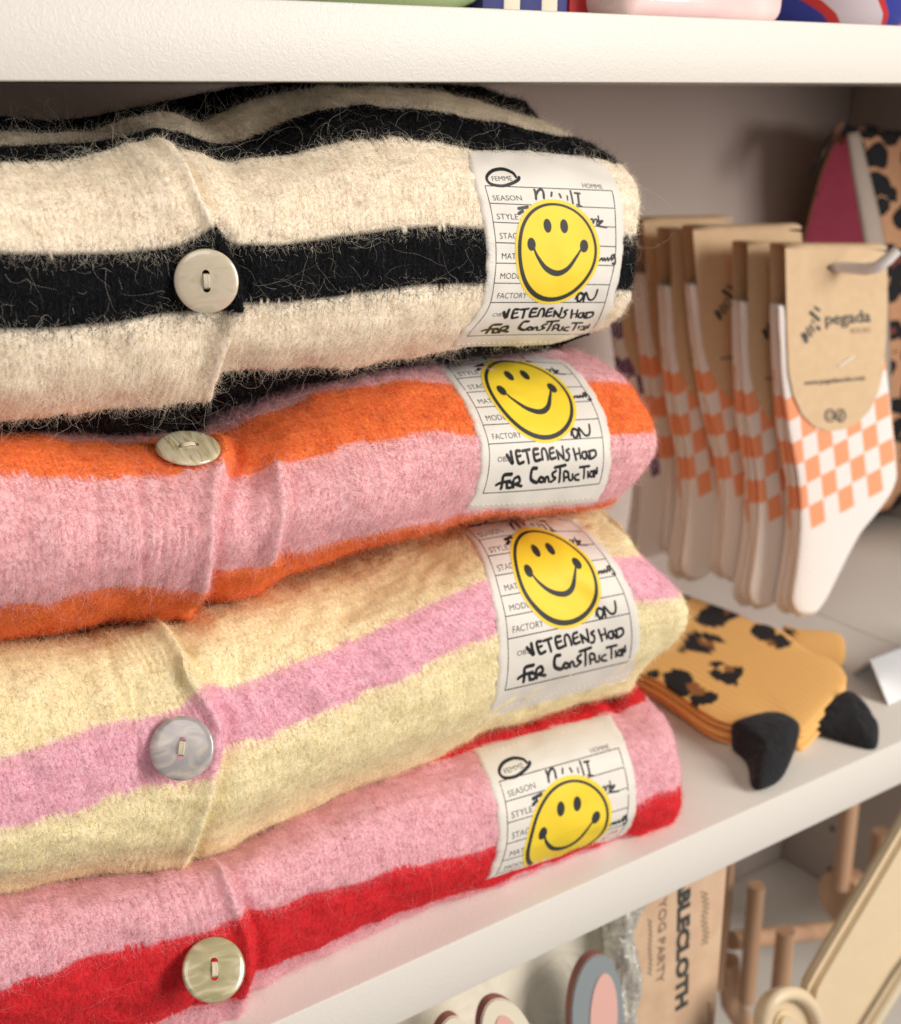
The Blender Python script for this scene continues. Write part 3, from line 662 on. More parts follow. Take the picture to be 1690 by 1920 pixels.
    for vv_ in st_rows:
        m = MB()
        for k in range(24):
            u0 = (-.05+1.09*k/24)*WR; sx = .16
            P = mp(np.array([(u0+sx*t_, vv_) for t_ in np.linspace(0, 1, 5)]), OFF+.0001); P += (mp(np.array([(u0+sx*t_, vv_) for t_ in np.linspace(0, 1, 5)]), OFF+.0003)-P)*np.sin(np.linspace(0, math.pi, 5))[:, None]
            m.tube(P, .00013, 5)
        m.build('stitch', M_thread, po)
    # outline in the picture: no wool grows through the patch
    ring = [lab_px(n, np.array(umin+.015), np.array(v)) for v in np.linspace(vmin+.1, vmax, 20)]+[lab_px(n, np.array(umax-.012), np.array(v)) for v in np.linspace(vmax, vmin+.1, 20)]
    g.masks.append(np.array(ring))
    return po
make_label(G1, 1, -1.75, 9.5)
make_label(G2, 2, -.8, 9.5)
make_label(G3, 3, -1.3, 9.5)
make_label(G4, 4, -1.75, 5.35)

# ------------------------------------------------------------------ buttons
def pearl(name, c1, c2, c3, rough=.28, sc=90, st=(1, 2.5, 1)):
    m = mat(name, c1, rough); b = bsdf(m); b.inputs['Coat Weight'].default_value = 1; b.inputs['Coat Roughness'].default_value = .08; b.inputs['Specular IOR Level'].default_value = .8; b.inputs['Metallic'].default_value = .0
    tc = nn(m, 'ShaderNodeTexCoord'); mp = nn(m, 'ShaderNodeMapping'); mp.inputs['Scale'].default_value = st; lk(m, tc.outputs['Object'], mp.inputs[0])
    no = nn(m, 'ShaderNodeTexNoise'); no.inputs['Scale'].default_value = sc; no.inputs['Detail'].default_value = 4; no.inputs['Distortion'].default_value = 1.6; lk(m, mp.outputs[0], no.inputs['Vector'])
    cr = nn(m, 'ShaderNodeValToRGB'); e = cr.color_ramp.elements; e[0].position = .36; e[0].color = (*c1, 1); e[1].position = .66; e[1].color = (*c3, 1)
    k = e.new(.5); k.color = (*c2, 1); lk(m, no.outputs['Fac'], cr.inputs[0]); lk(m, cr.outputs[0], b.inputs['Base Color'])
    bp = nn(m, 'ShaderNodeBump'); bp.inputs['Distance'].default_value = .00010; bp.inputs['Strength'].default_value = .35; lk(m, no.outputs['Fac'], bp.inputs['Height']); lk(m, bp.outputs[0], b.inputs['Normal'])
    return m
def make_button(g, px, py, rpx, m, tilt_up=0., tilt_right=0., spin=0., lift=.0035):
    h, nr = g.hit(px, py)
    view = (C-h)/np.linalg.norm(C-h)
    n = view+U*math.tan(tilt_up)+R*math.tan(tilt_right); n /= np.linalg.norm(n)
    rad0 = rpx/FPX*((h-C) @ F); up_ = U-n*(U @ n); up_ /= np.linalg.norm(up_); rt_ = np.cross(up_, n); clear = 0
    for k in range(24):
        a = 2*math.pi*k/24; q = h+rad0*.97*(rt_*math.cos(a)+up_*math.sin(a)); qx, qy, _ = proj(q)
        hh, _n = g.hit(float(qx), float(qy))
        if hh is not None: clear = max(clear, (hh-q) @ n)
    lift = (clear+.0018)/max(.3, n @ view)
    pos = h+view*lift; dep = (pos-C) @ F; rad = rpx/FPX*dep
    up = U-n*(U @ n); up /= np.linalg.norm(up); rt = np.cross(up, n)
    ca, sa = math.cos(spin), math.sin(spin); rt, up = rt*ca+up*sa, up*ca-rt*sa
    prof = [(0, -.0009), (.80, -.0009), (.95, -.0006), (1.0, -.0002), (1.0, .0001), (.975, .0006), (.93, .00085), (.82, .00105), (.6, .0012), (.4, .00125), (0, .00125)]
    NB = 72; V = []; fs = []
    rings = prof[1:-1]
    for (r, z) in rings:
        for k in range(NB):
            a = 2*math.pi*k/NB; V.append((rad*r*math.cos(a), rad*r*math.sin(a), z))
    for i in range(len(rings)-1):
        for k in range(NB): fs.append((i*NB+k, i*NB+(k+1) % NB, (i+1)*NB+(k+1) % NB, (i+1)*NB+k))
    fs.append(tuple(range(NB))[::-1]); fs.append(tuple((len(rings)-1)*NB+k for k in range(NB)))
    me = mesh_of('b', V, fs)
    tmp = bpy.data.objects.new('b', me); COL.objects.link(tmp)
    hr, hy = rad*.115, rad*.235
    mb = MB()
    for s in (-1, 1): mb.tube([(0, s*hy, -.005), (0, s*hy, .006)], hr, 24)
    mc = mesh_of('c', mb.v, mb.f); bb = bmesh.new(); bb.from_mesh(mc); bmesh.ops.recalc_face_normals(bb, faces=bb.faces); bb.to_mesh(mc); bb.free()
    cut = bpy.data.objects.new('c', mc); COL.objects.link(cut)
    md = tmp.modifiers.new('b', 'BOOLEAN'); md.object = cut; md.operation = 'DIFFERENCE'; md.solver = 'EXACT'
    bpy.context.view_layer.update(); dg = bpy.context.evaluated_depsgraph_get()
    out = bpy.data.meshes.new_from_object(tmp.evaluated_get(dg))
    bpy.data.objects.remove(tmp); bpy.data.objects.remove(cut); bpy.data.meshes.remove(me); bpy.data.meshes.remove(mc)
    Mx = Matrix(((rt[0], up[0], n[0], pos[0]), (rt[1], up[1], n[1], pos[1]), (rt[2], up[2], n[2], pos[2]), (0, 0, 0, 1)))
    out.name = 'button'; out.materials.clear()
    o = link('button', out, m, None); out.set_sharp_from_angle(angle=.6)
    o.parent = g.root; o.matrix_parent_inverse = Matrix.Translation(g.root.location).inverted(); o.matrix_basis = Mx
    mb = MB()
    for k in range(6):
        x = (k-2.5)*hr*.24; t = np.linspace(0, 1, 13)
        yy = (t*2-1)*hy; zz = .00115+.00075*np.sin(math.pi*t)**.6-np.where(np.abs(yy) > hy-hr*.2, .0024, 0)
        mb.tube(np.stack([x+hr*.2*np.sin(t*math.pi)*(1 if k > 3 else .3), yy, zz], 1), hr*.17, 6)
    me = mesh_of('button_thread', mb.v, mb.f); to = link('button_thread', me, M_thread, None)
    to.parent = o
    # no wool right in front of the button
    a = np.linspace(0, 2*math.pi, 40)[:-1]; ringp = np.array([np.array(Mx @ Vector((rad*.86*math.cos(q), rad*.86*math.sin(q), 0))) for q in a]); x, y, _ = proj(ringp)
    g.masks.append(np.stack([x, y], 1))
    return o
make_button(G1, 387, 527, 60, pearl('warm_pearl', srgb(200, 187, 158), srgb(212, 198, 174), srgb(208, 184, 162), sc=60), 0, 0, .06)
make_button(G2, 353, 840, 60, pearl('streaked_pearl', srgb(172, 160, 112), srgb(205, 196, 166), srgb(226, 216, 190), sc=60, st=(1, 5, 1)), math.radians(57), math.radians(4), math.radians(-75), .0062)
make_button(G3, 341, 1403, 60, pearl('grey_pearl', srgb(156, 150, 152), srgb(176, 171, 168), srgb(208, 192, 178), sc=80, st=(1, 1.4, 1)), 0, math.radians(-6), -.12)
make_button(G4, 401, 1818, 59, pearl('olive_pearl', srgb(158, 150, 108), srgb(176, 166, 126), srgb(206, 196, 162), sc=55), math.radians(6), math.radians(10), -.05)

# ------------------------------------------------------------------ wool fibres
white_h = np.array(srgb(245, 235, 220))
G1.fuzz(120000, 15000, 1700, [cream, white_h, np.array((.95, .93, .92)), np.array((.45, .44, .43))], seed=11)
G2.fuzz(120000, 17000, 900, [pink, pink*1.1, orange], seed=12)
G3.fuzz(120000, 17000, 900, [yellow, rose, yellow*1.05], seed=13)
G4.fuzz(110000, 15000, 800, [rpink, rpink*1.1, red], seed=14)

# ------------------------------------------------------------------ loft helpers
def ring_loft(name, rows, thick, mt, parent, nc=40, back=None, power=.5, sm_rows=6, uvf=None):
    """rows: list of (left point, right point) in 3-D; a soft flat body between them, thick at the middle, rounded at the edges"""
    A = np.array([r[0] for r in rows]); B = np.array([r[1] for r in rows])
    n0 = len(A); t = np.linspace(0, n0-1, (n0-1)*sm_rows+1)
    A = np.stack([np.interp(t, range(n0), A[:, k]) for k in range(3)], 1); B = np.stack([np.interp(t, range(n0), B[:, k]) for k in range(3)], 1)
    for _ in range(3):
        A[1:-1] = (A[:-2]+2*A[1:-1]+A[2:])/4; B[1:-1] = (B[:-2]+2*B[1:-1]+B[2:])/4
    m = len(A); nrm = np.asarray(back, float); nrm /= np.linalg.norm(nrm)
    a = 2*np.pi*np.arange(nc)/nc; cu = .5-.5*np.cos(a); s = np.sign(np.sin(a))*np.abs(np.sin(a))**power
    end = np.clip(np.minimum(np.arange(m), np.arange(m)[::-1])/(.06*m), 0, 1)**.5*.9+.1
    P = A[:, None]*(1-cu)[None, :, None]+B[:, None]*cu[None, :, None]-nrm*(s[None]*np.interp(np.arange(m)/(m-1), np.linspace(0, 1, np.size(thick)), np.ravel(thick))[:, None]*.5*end[:, None])[..., None]
    me = grid_mesh(name, P, True)
    b = bmesh.new(); b.from_mesh(me); b.verts.ensure_lookup_table()
    b.faces.new([b.verts[k] for k in range(nc)][::-1]); b.faces.new([b.verts[(m-1)*nc+k] for k in range(nc)])
    bmesh.ops.recalc_face_normals(b, faces=b.faces); b.to_mesh(me); b.free()
    if uvf is not None:
        x, y, _ = proj(P.reshape(-1, 3)); point_vec(me, 'knit_uv', uvf(x, y))
    return link(name, me, mt, parent)
def pillow(name, outline, centre_lift, thick, mt, parent, rings=14, sub=4, normal=(0, 0, 1), colf=None, uvf=None):
    """closed soft body from an outline of 3-D points (star-shaped about its middle)"""
    O = np.array(outline, float); n0 = len(O); t = np.arange(n0*sub)/sub
    O = np.stack([np.interp(t, range(n0+1), np.append(O[:, k], O[0, k])) for k in range(3)], 1)
    for _ in range(3*sub//4+2): O = (np.roll(O, 1, 0)+2*O+np.roll(O, -1, 0))/4
    c = O.mean(0); nv = np.asarray(normal, float); nv /= np.linalg.norm(nv); rows = []
    rr = np.concatenate([np.sin(np.linspace(.02, np.pi/2, rings)), np.sin(np.linspace(np.pi/2, .02, rings))[1:]])
    sg = np.concatenate([np.ones(rings), -np.ones(rings-1)])
    for r_, s_ in zip(rr, sg):
        h = thick/2*np.sqrt(max(0, 1-r_**8)); rows.append(c+(O-c)*r_+nv*(s_*h+centre_lift*(1-r_**2)))
    P = np.array(rows); me = grid_mesh(name, P, True)
    b = bmesh.new(); b.from_mesh(me); b.verts.ensure_lookup_table(); k = P.shape[1]; b.faces.new([b.verts[i] for i in range(k)]); b.faces.new([b.verts[(len(rows)-1)*k+i] for i in range(k)])
    bmesh.ops.recalc_face_normals(b, faces=b.faces); b.to_mesh(me); b.free()
    x, y, _ = proj(P.reshape(-1, 3))
    if colf is not None: point_color(me, 'knit_colour', colf(x, y))
    if uvf is not None: point_vec(me, 'knit_uv', uvf(x, y))
    return link(name, me, mt, parent)
def plate(name, pts, back, mt, parent=None, hole=None, bevel=0.0004):
    """flat plate from an outline, optional hole, extruded by the vector back"""
    b = bmesh.new(); loops = [pts]+([hole] if hole is not None else []); es = []
    for lp in loops:
        vs = [b.verts.new(tuple(map(float, p))) for p in lp]; es += [b.edges.new((vs[i], vs[(i+1) % len(vs)])) for i in range(len(vs))]
    bmesh.ops.triangle_fill(b, edges=es, use_beauty=True)
    r = bmesh.ops.extrude_face_region(b, geom=list(b.faces)); bmesh.ops.translate(b, verts=[e for e in r['geom'] if isinstance(e, bmesh.types.BMVert)], vec=Vector(tuple(map(float, back))))
    bmesh.ops.recalc_face_normals(b, faces=b.faces)
    if bevel:
        ed = [e for e in b.edges if len(e.link_faces) == 2 and e.calc_face_angle(0) > .9]
        bmesh.ops.bevel(b, geom=ed, offset=bevel, segments=2, affect='EDGES')
    me = bpy.data.meshes.new(name); b.to_mesh(me); b.free(); o = link(name, me, mt, parent); me.set_sharp_from_angle(angle=.6); return o
def copy_tree(o, parent=None):
    c = o.copy(); COL.objects.link(c); c.parent = parent
    c.matrix_parent_inverse = o.matrix_parent_inverse.copy()
    for ch in list(o.children): copy_tree(ch, c)
    return c

# ------------------------------------------------------------------ sock packs hanging on a rod
M_kraft = add_bump(add_noise(mat('kraft_card', (.5, .4, .3), .8), srgb(210, 181, 144), srgb(215, 187, 151), 160, 3), 900, .00004)
M_ink = mat('dark_ink', srgb(62, 72, 72), .7)
M_ink2 = mat('pale_ink', srgb(150, 132, 104), .7)
M_white = mat('white_plastic', srgb(236, 236, 236), .3)
M_tent = mat('frosted_plastic', srgb(222, 223, 226), .25, Transmission_Weight=.35)
def sock_mat(name, c_on, n_rows=9):
    m = mat(name, (.8, .8, .8), .9); b = bsdf(m)
    a = nn(m, 'ShaderNodeAttribute'); a.attribute_name = 'knit_uv'; sp = nn(m, 'ShaderNodeSeparateXYZ'); lk(m, a.outputs['Vector'], sp.inputs[0])
    ck = nn(m, 'ShaderNodeTexChecker'); ck.inputs['Scale'].default_value = 1; ck.inputs['Color1'].default_value = (*c_on, 1); ck.inputs['Color2'].default_value = (*srgb(238, 232, 228), 1)
    cb = nn(m, 'ShaderNodeCombineXYZ'); lk(m, sp.outputs[0], cb.inputs[0]); lk(m, sp.outputs[1], cb.inputs[1]); cb.inputs[2].default_value = .5; lk(m, cb.outputs[0], ck.inputs['Vector'])
    lt = nn(m, 'ShaderNodeMath'); lt.operation = 'LESS_THAN'; lk(m, sp.outputs[1], lt.inputs[0]); lt.inputs[1].default_value = 100
    gt = nn(m, 'ShaderNodeMath'); gt.operation = 'GREATER_THAN'; lk(m, sp.outputs[1], gt.inputs[0]); gt.inputs[1].default_value = 100-n_rows+1
    mu = nn(m, 'ShaderNodeMath'); mu.operation = 'MULTIPLY'; lk(m, lt.outputs[0], mu.inputs[0]); lk(m, gt.outputs[0], mu.inputs[1])
    mx = nn(m, 'ShaderNodeMix'); mx.data_type = 'RGBA'; lk(m, mu.outputs[0], mx.inputs[0]); mx.inputs[6].default_value = (*srgb(238, 232, 228), 1); lk(m, ck.outputs['Color'], mx.inputs[7]); lk(m, mx.outputs[2], b.inputs['Base Color'])
    mp = nn(m, 'ShaderNodeMapping'); mp.inputs['Scale'].default_value = (7, .3, 1); lk(m, a.outputs['Vector'], mp.inputs[0])
    w = nn(m, 'ShaderNodeTexWave'); w.inputs['Scale'].default_value = .31; w.inputs['Distortion'].default_value = .6; lk(m, mp.outputs[0], w.inputs['Vector'])
    bp = nn(m, 'ShaderNodeBump'); bp.inputs['Distance'].default_value = .0005; bp.inputs['Strength'].default_value = .5; lk(m, w.outputs['Fac'], bp.inputs['Height']); lk(m, bp.outputs[0], b.inputs['Normal'])
    return m
M_sock = sock_mat('orange_check_knit', srgb(244, 164, 122), 8); M_sock2 = sock_mat('lilac_check_knit', srgb(120, 98, 130))
E1, E2, EO = np.array([27., -14.5]), np.array([4.2, 42.5]), np.array([1521.4, 992.])
def chk(x, y):
    M_ = np.linalg.inv(np.array([E1, E2]).T); d = np.stack([x-EO[0], y-EO[1]], -1) @ M_.T
    return np.stack([d[:, 0]+100, d[:, 1]+100, d[:, 0]*0], 1)
ang = math.radians(14); CE = np.array([math.cos(ang), -math.sin(ang), 0]); CN = np.array([-math.sin(ang), -math.cos(ang), 0])
P0 = at_y(1473, 466, .128)
on_card = lambda x, y, off=0: at_plane(x, y, P0+CN*off, CN)
root = empty('sock_pack', P0)
front = [(1473, 466), (1664, 467), (1665, 560), (1662, 640), (1657, 695), (1648, 735), (1633, 768), (1610, 792), (1583, 805), (1553, 809), (1527, 800), (1505, 778), (1489, 742), (1480, 700), (1477, 640), (1475, 560)]
a = np.linspace(0, 2*math.pi, 21)[:-1]
slot = [(1574+24*math.cos(q), 502+8.5*math.sin(q)) for q in a]
fp = np.array(front, float); fp = np.array([np.interp(np.linspace(0, 1, 60, endpoint=False)*len(fp), range(len(fp)+1), np.append(fp[:, k], fp[0, k])) for k in (0, 1)]).T
PC = [on_card(x, y) for x, y in fp]; SL = [on_card(x, y) for x, y in slot]
card_f = plate('card', PC, -CN*.0005, M_kraft, root, hole=SL, bevel=.0001)
GAP = .016
plate('card_back', [p-CN*GAP for p in PC], -CN*.0005, M_kraft, root, hole=[p-CN*GAP for p in SL], bevel=.0001)
pl_, pr_ = on_card(1473, 466), on_card(1664, 467); t = np.linspace(0, math.pi, 13)
top = np.array([[p-CN*(GAP/2+.0003)+CN*(GAP/2+.0003)*math.cos(q)+np.array([0, 0, .0022*math.sin(q)]) for p in np.linspace(pl_, pr_, 6)] for q in t])
fo = link('card_fold', grid_mesh('card_fold', top), M_kraft, root); sd = fo.modifiers.new('s', 'SOLIDIFY'); sd.thickness = .0005
def flat_text(words, mt, name, fn):
    m = MB()
    for s_, p0_, p1_, h_, bo in words: text_on(m, s_, p0_, p1_, h_, bo)
    if not m.v: return
    V = np.array(m.v); P = fn(V[:, 0], V[:, 1]); me = mesh_of(name, P, m.f); return me
me = flat_text([('pegada', (1549, 609), (1634, 603), 23, .012)], M_ink, 'lettering', lambda x, y: on_card(x, y, .0004)); link('lettering', me, M_ink, card_f)
me = flat_text([('SOCKS', (1596, 625), (1633, 623), 10, 0)], M_ink2, 'lettering', lambda x, y: on_card(x, y, .0004)); link('lettering', me, M_ink2, card_f)
me = flat_text([('www.pegadasocks.com', (1509, 722), (1623, 712), 9, .01)], M_ink, 'lettering', lambda x, y: on_card(x, y, .0004)); link('lettering', me, M_ink, card_f)
m = MB()
c6 = lambda *p: [(1440+x*.20833, 440+y*.20833) for x, y in p]
for pts, w in ((c6((430, 655), (465, 680)), 5), (c6((390, 700), (460, 765)), 6.5), (c6((400, 770), (420, 795)), 3), (c6((450, 830), (465, 850)), 6), (c6((385, 815), (415, 870)), 4), (c6((355, 840), (395, 910)), 4), (c6((318, 900), (350, 960)), 7), (c6((338, 880), (365, 925)), 3), (c6((395, 700), (400, 720)), 4)):
    ribbon(m, catmull(pts, 4), w)
V = np.array(m.v); link('logo', mesh_of('logo', on_card(V[:, 0], V[:, 1], .0004), m.f), M_ink, card_f)
for cx_, ci in ((1557, 0), (1577, 1)):
    m = MB(); q = [(cx_+8.5*math.cos(z), 779+11.5*math.sin(z)) for z in np.linspace(0, 2*math.pi, 25)]; ribbon(m, q, 2.6, False)
    if ci: ribbon(m, [(cx_+2, 772), (cx_-1, 775), (cx_-1, 788)], 2.6); ribbon(m, [(cx_-4, 780), (cx_+3, 779)], 2)
    else: ribbon(m, [(cx_-5, 775), (cx_+5, 774)], 2.2); ribbon(m, [(cx_-5, 783), (cx_+5, 782)], 2.2)
    V = np.array(m.v); link('icon', mesh_of('icon', on_card(V[:, 0], V[:, 1], .0004), m.f), M_ink, card_f)
m = MB(); m.tube([on_card(1573, 686, .0006), on_card(1586, 678, .0012), on_card(1601, 668, .0006)], .0006, 6); m.build('plastic_pin', M_white, root)
rows = [(574, 1464, 1654), (600, 1464, 1656), (700, 1470, 1667), (800, 1481, 1680), (870, 1493, 1687), (900, 1499, 1688), (930, 1503, 1676), (965, 1506, 1650), (1000, 1507, 1620), (1040, 1505, 1598), (1080, 1500, 1578), (1110, 1494, 1563), (1130, 1491, 1552), (1146, 1495, 1540), (1156, 1506, 1528)]
for k in range(4):
    dxl = (0, 2, 1, 3)[k]; dyb = (0, 10, 4, 16)[k]
    pts = []
    for y, xl, xr in rows:
        yy = y+dyb*sm((y-574)/570); fr = float(sm((y-620)/420)); wob = 3.5*math.sin(y/62+k*1.9)*float(sm((y-640)/200))
        off = -.0022-.0036*k-fr*(.0014+.0026*k)
        pts.append((on_card(xl+wob+dxl, yy, 0)+CN*off, on_card(xr-4*(k > 0), yy, 0)+CN*off))
    ring_loft('sock', pts, (.0038, .0038, .0046, .006, .0074, .0078, .0074), M_sock, root, back=-CN, power=.75, uvf=lambda x, y, k=k: chk(x+14*k, y))
tag(root, 'pair of orange checked socks on a kraft card, nearest pack on the rod', 'sock pack', 'sock packs hanging on the rod')
M_packs = [root]
NAMES = ['second sock pack on the rod, tucked behind the nearest kraft card', 'third sock pack on the rod, its shaded card showing half of the printed logo',
         'fourth sock pack on the rod, orange checks just left of the half-seen logo', 'fifth sock pack on the rod, farthest one showing pale orange checks', 'lilac checked sock pack hanging farthest back beside the cardigans']
for k, (dy, dx, dz, rz) in enumerate([(.028, -.002, -.001, .05), (.066, -.012, .006, -.13), (.086, -.012, .003, .03), (.118, -.006, .007, .10), (.142, -.010, .003, -.05)]):
    c = copy_tree(root); c.location = Vector(P0)+Vector((dx, dy, dz)); c.rotation_euler = (0, (.03, -.035, .02, -.02, .0)[k], rz); c['label'] = NAMES[k]
    if k == 4:
        for ch in c.children:
            if ch.name.startswith('sock'): ch.data = ch.data.copy(); ch.data.materials[0] = M_sock2
    M_packs.append(c)
rodr = .0037; s0 = on_card(1572, 500)
m = MB(); m.tube([s0+np.array([0, .345-s0[1], 0]), s0]+[at_y(x, y, Y) for x, y, Y in ((1600, 503, s0[1]-.010), (1625, 505, s0[1]-.019), (1645, 501, s0[1]-.026), (1665, 486, s0[1]-.031), (1684, 468, s0[1]-.035))], [rodr]*5+[rodr*.97, rodr*.85], 16)
tag(m.build('display_hook', M_white), 'white rod with an upturned tip holding the sock packs', 'hook')

# ------------------------------------------------------------------ leopard socks lying on the shelf
c7 = lambda *p: [(1180+x*.3018, 1080+y*.3018) for x, y in p]
M_leo = mat('leopard_knit', (.8, .5, .2), .9)
a_ = nn(M_leo, 'ShaderNodeAttribute'); a_.attribute_name = 'knit_colour'; lk(M_leo, a_.outputs['Color'], bsdf(M_leo).inputs['Base Color'])
a_ = nn(M_leo, 'ShaderNodeAttribute'); a_.attribute_name = 'knit_uv'; w_ = nn(M_leo, 'ShaderNodeTexWave'); w_.inputs['Scale'].default_value = 1.6; w_.inputs['Distortion'].default_value = .5; lk(M_leo, a_.outputs['Vector'], w_.inputs['Vector'])
bp = nn(M_leo, 'ShaderNodeBump'); bp.inputs['Distance'].default_value = .0006; bp.inputs['Strength'].default_value = .35; lk(M_leo, w_.outputs['Fac'], bp.inputs['Height']); lk(M_leo, bp.outputs[0], bsdf(M_leo).inputs['Normal'])
M_blk = add_bump(mat('black_knit', (.007, .008, .011), .85, Specular_IOR_Level=.4), 110, .0016, 1); bsdf(M_blk).inputs['Sheen Weight'].default_value = .12
SPB = [c7(*q) for q in (((410, 270), (450, 220), (500, 180), (545, 185), (580, 200), (690, 240), (640, 260), (590, 300), (520, 315), (450, 300)),
  ((755, 335), (790, 305), (870, 310), (910, 345), (870, 380), (830, 400), (780, 370)), ((890, 370), (940, 365), (1000, 410), (990, 435), (930, 450), (885, 420), (875, 390)),
  ((370, 360), (420, 350), (540, 375), (590, 405), (540, 402), (450, 385), (400, 400), (420, 430), (480, 440), (520, 450), (500, 480), (440, 470), (380, 450), (330, 470), (295, 465), (340, 420)),
  ((500, 545), (560, 530), (595, 545), (540, 562)), ((500, 600), (540, 575), (580, 600), (640, 600), (670, 570), (705, 580), (690, 620), (670, 640), (665, 675), (600, 660), (540, 640)),
  ((215, 610), (280, 585), (350, 595), (400, 640), (390, 660), (340, 660), (350, 700), (380, 730), (330, 745), (300, 755), (240, 700)),
  ((380, 745), (440, 750), (490, 720), (540, 730), (550, 760), (500, 785), (440, 800), (415, 820), (395, 790)), ((250, 85), (375, 118), (345, 165), (275, 135)), ((120, 590), (180, 590), (175, 630), (125, 628)))]
SPR = [c7(*q) for q in (((590, 555), (660, 560), (650, 600), (590, 600)), ((415, 392), (540, 402), (530, 440), (425, 430)), ((350, 665), (420, 660), (490, 720), (440, 748), (380, 730)), ((835, 400), (890, 395), (930, 450), (870, 430)), ((590, 205), (640, 215), (600, 245)))]
MU = np.array(srgb(238, 186, 112))
def leo_col(x, y):
    j = 2*N2(x/3.2, y/3.2); k = 2*N2(x/3.2+40, y/3.2+9); c = np.tile(MU, (len(x), 1))
    for p in SPB:
        for ox, oy in ((0, 0), (3, 0), (-3, 0), (0, 2), (0, -2)): c[inside(p, x+j+ox, y+k+oy)] = (.010, .010, .012)
    for p in SPR: c[inside(p, x+j, y+k)] = srgb(150, 96, 52)
    return c
def leo_uv(x, y): return np.stack([(-(x-1300)*.5+(y-1200)*.86)*.02, (x-1300)*.02, x*0], 1)
body = c7((-60, 60), (100, 40), (260, 85), (370, 118), (540, 178), (680, 232), (770, 278), (860, 300), (930, 322), (1000, 365), (1100, 450), (1180, 488), (1250, 510), (1320, 560), (1355, 620), (1348, 670), (1290, 735), (1200, 830), (1120, 920), (1075, 955), (1040, 940), (960, 900), (860, 880), (740, 900), (640, 915), (530, 880), (430, 822), (330, 745), (250, 692), (180, 645), (60, 590), (-60, 500))
root = empty('folded_socks', at_z(1400, 1250, .0))
for k in range(4):
    z = .0162-.0043*k; pts = [at_z(x, y, .0172) for x, y in body]; pts = [np.array([p[0]+.0012*k*(.5 if k % 2 else -.3)-.0006*k, p[1]-.0004*k, z]) for p in pts]
    pillow('sock', pts, .0008 if k == 0 else 0, .0046, M_leo, root, rings=48 if k == 0 else 8, sub=9 if k == 0 else 4, colf=leo_col if k == 0 else (lambda x, y: np.tile(MU*.97, (len(x), 1))), uvf=leo_uv)
zs = lambda pts, zz: [at_z(x, y, z) for (x, y), z in zip(pts, zz)]
h1 = zs(c7((628, 912), (700, 886), (870, 832), (980, 857), (1052, 905), (1064, 950), (1044, 1050), (965, 1260), (880, 1312), (800, 1342), (752, 1312), (748, 1185), (700, 1122), (632, 1085), (640, 1000)), (.018, .0205, .0225, .0215, .019, .016, .012, .0045, .003, .0025, .0025, .005, .006, .006, .011))
pillow('sock_heel', h1, .0045, .007, M_blk, root, rings=14, normal=(-.35, -.6, .72))
h2 = zs(c7((1098, 942), (1180, 838), (1330, 703), (1400, 718), (1500, 828), (1512, 880), (1557, 912), (1549, 1078), (1510, 1087), (1180, 992)), (.005, .011, .019, .018, .012, .010, .007, .001, .001, .001))
pillow('sock_heel', h2, .003, .006, M_blk, root, rings=12, normal=(-.3, -.5, .8))
cuff = [at_z(x, y, .0095) for x, y in c7((930, 300), (1040, 338), (1348, 352), (1345, 575), (1200, 540), (1050, 470))]
pillow('sock_cuff', cuff, 0, .0045, M_leo, root, rings=8, sub=8, colf=lambda x, y: np.where((inside(c7((950, 335), (1022, 322), (1032, 352), (1005, 385)), x, y))[:, None], np.array([[.01, .01, .012]]), MU[None]), uvf=lambda x, y: np.stack([(y-1200)*.02, x*.02, x*0], 1))
tag(root, 'mustard leopard spotted socks with black heels lying folded on the shelf', 'socks')

# ------------------------------------------------------------------ price tent at the shelf edge
p1, p2, p3 = at_z(1667, 1322, .0005), at_y(1633, 1238, .052), at_z(1596, 1264, .0005)
Ls = np.array([.11, 0, 0]); m = MB(); th = .0012
def sheet(a, b, out):
    a, b, out = map(np.array, (a, b, out)); m.quad_box([a, a+Ls, a+Ls-out, a-out, b, b+Ls, b+Ls-out, b-out])
n1 = np.cross(Ls, p2-p1); n1 = n1/np.linalg.norm(n1)*th; n2 = np.cross(p2-p3, Ls); n2 = n2/np.linalg.norm(n2)*th
sheet(p1, p2, n1 if n1[1] < 0 else -n1); tagp = m.build('tag_front', M_tent, None, True, .0003)
root = empty('price_tent', p1); tagp.parent = root; tagp.matrix_parent_inverse = Matrix.Translation(root.location).inverted()
m = MB(); sheet(p3, p2+np.array([0, .0016, -.0003]), n2 if n2[1] > 0 else -n2); m.build('tag_back', M_tent, root, True, .0003)
tag(root, 'blank frosted white tent card standing near the shelf edge right of the leopard socks', 'tent card')

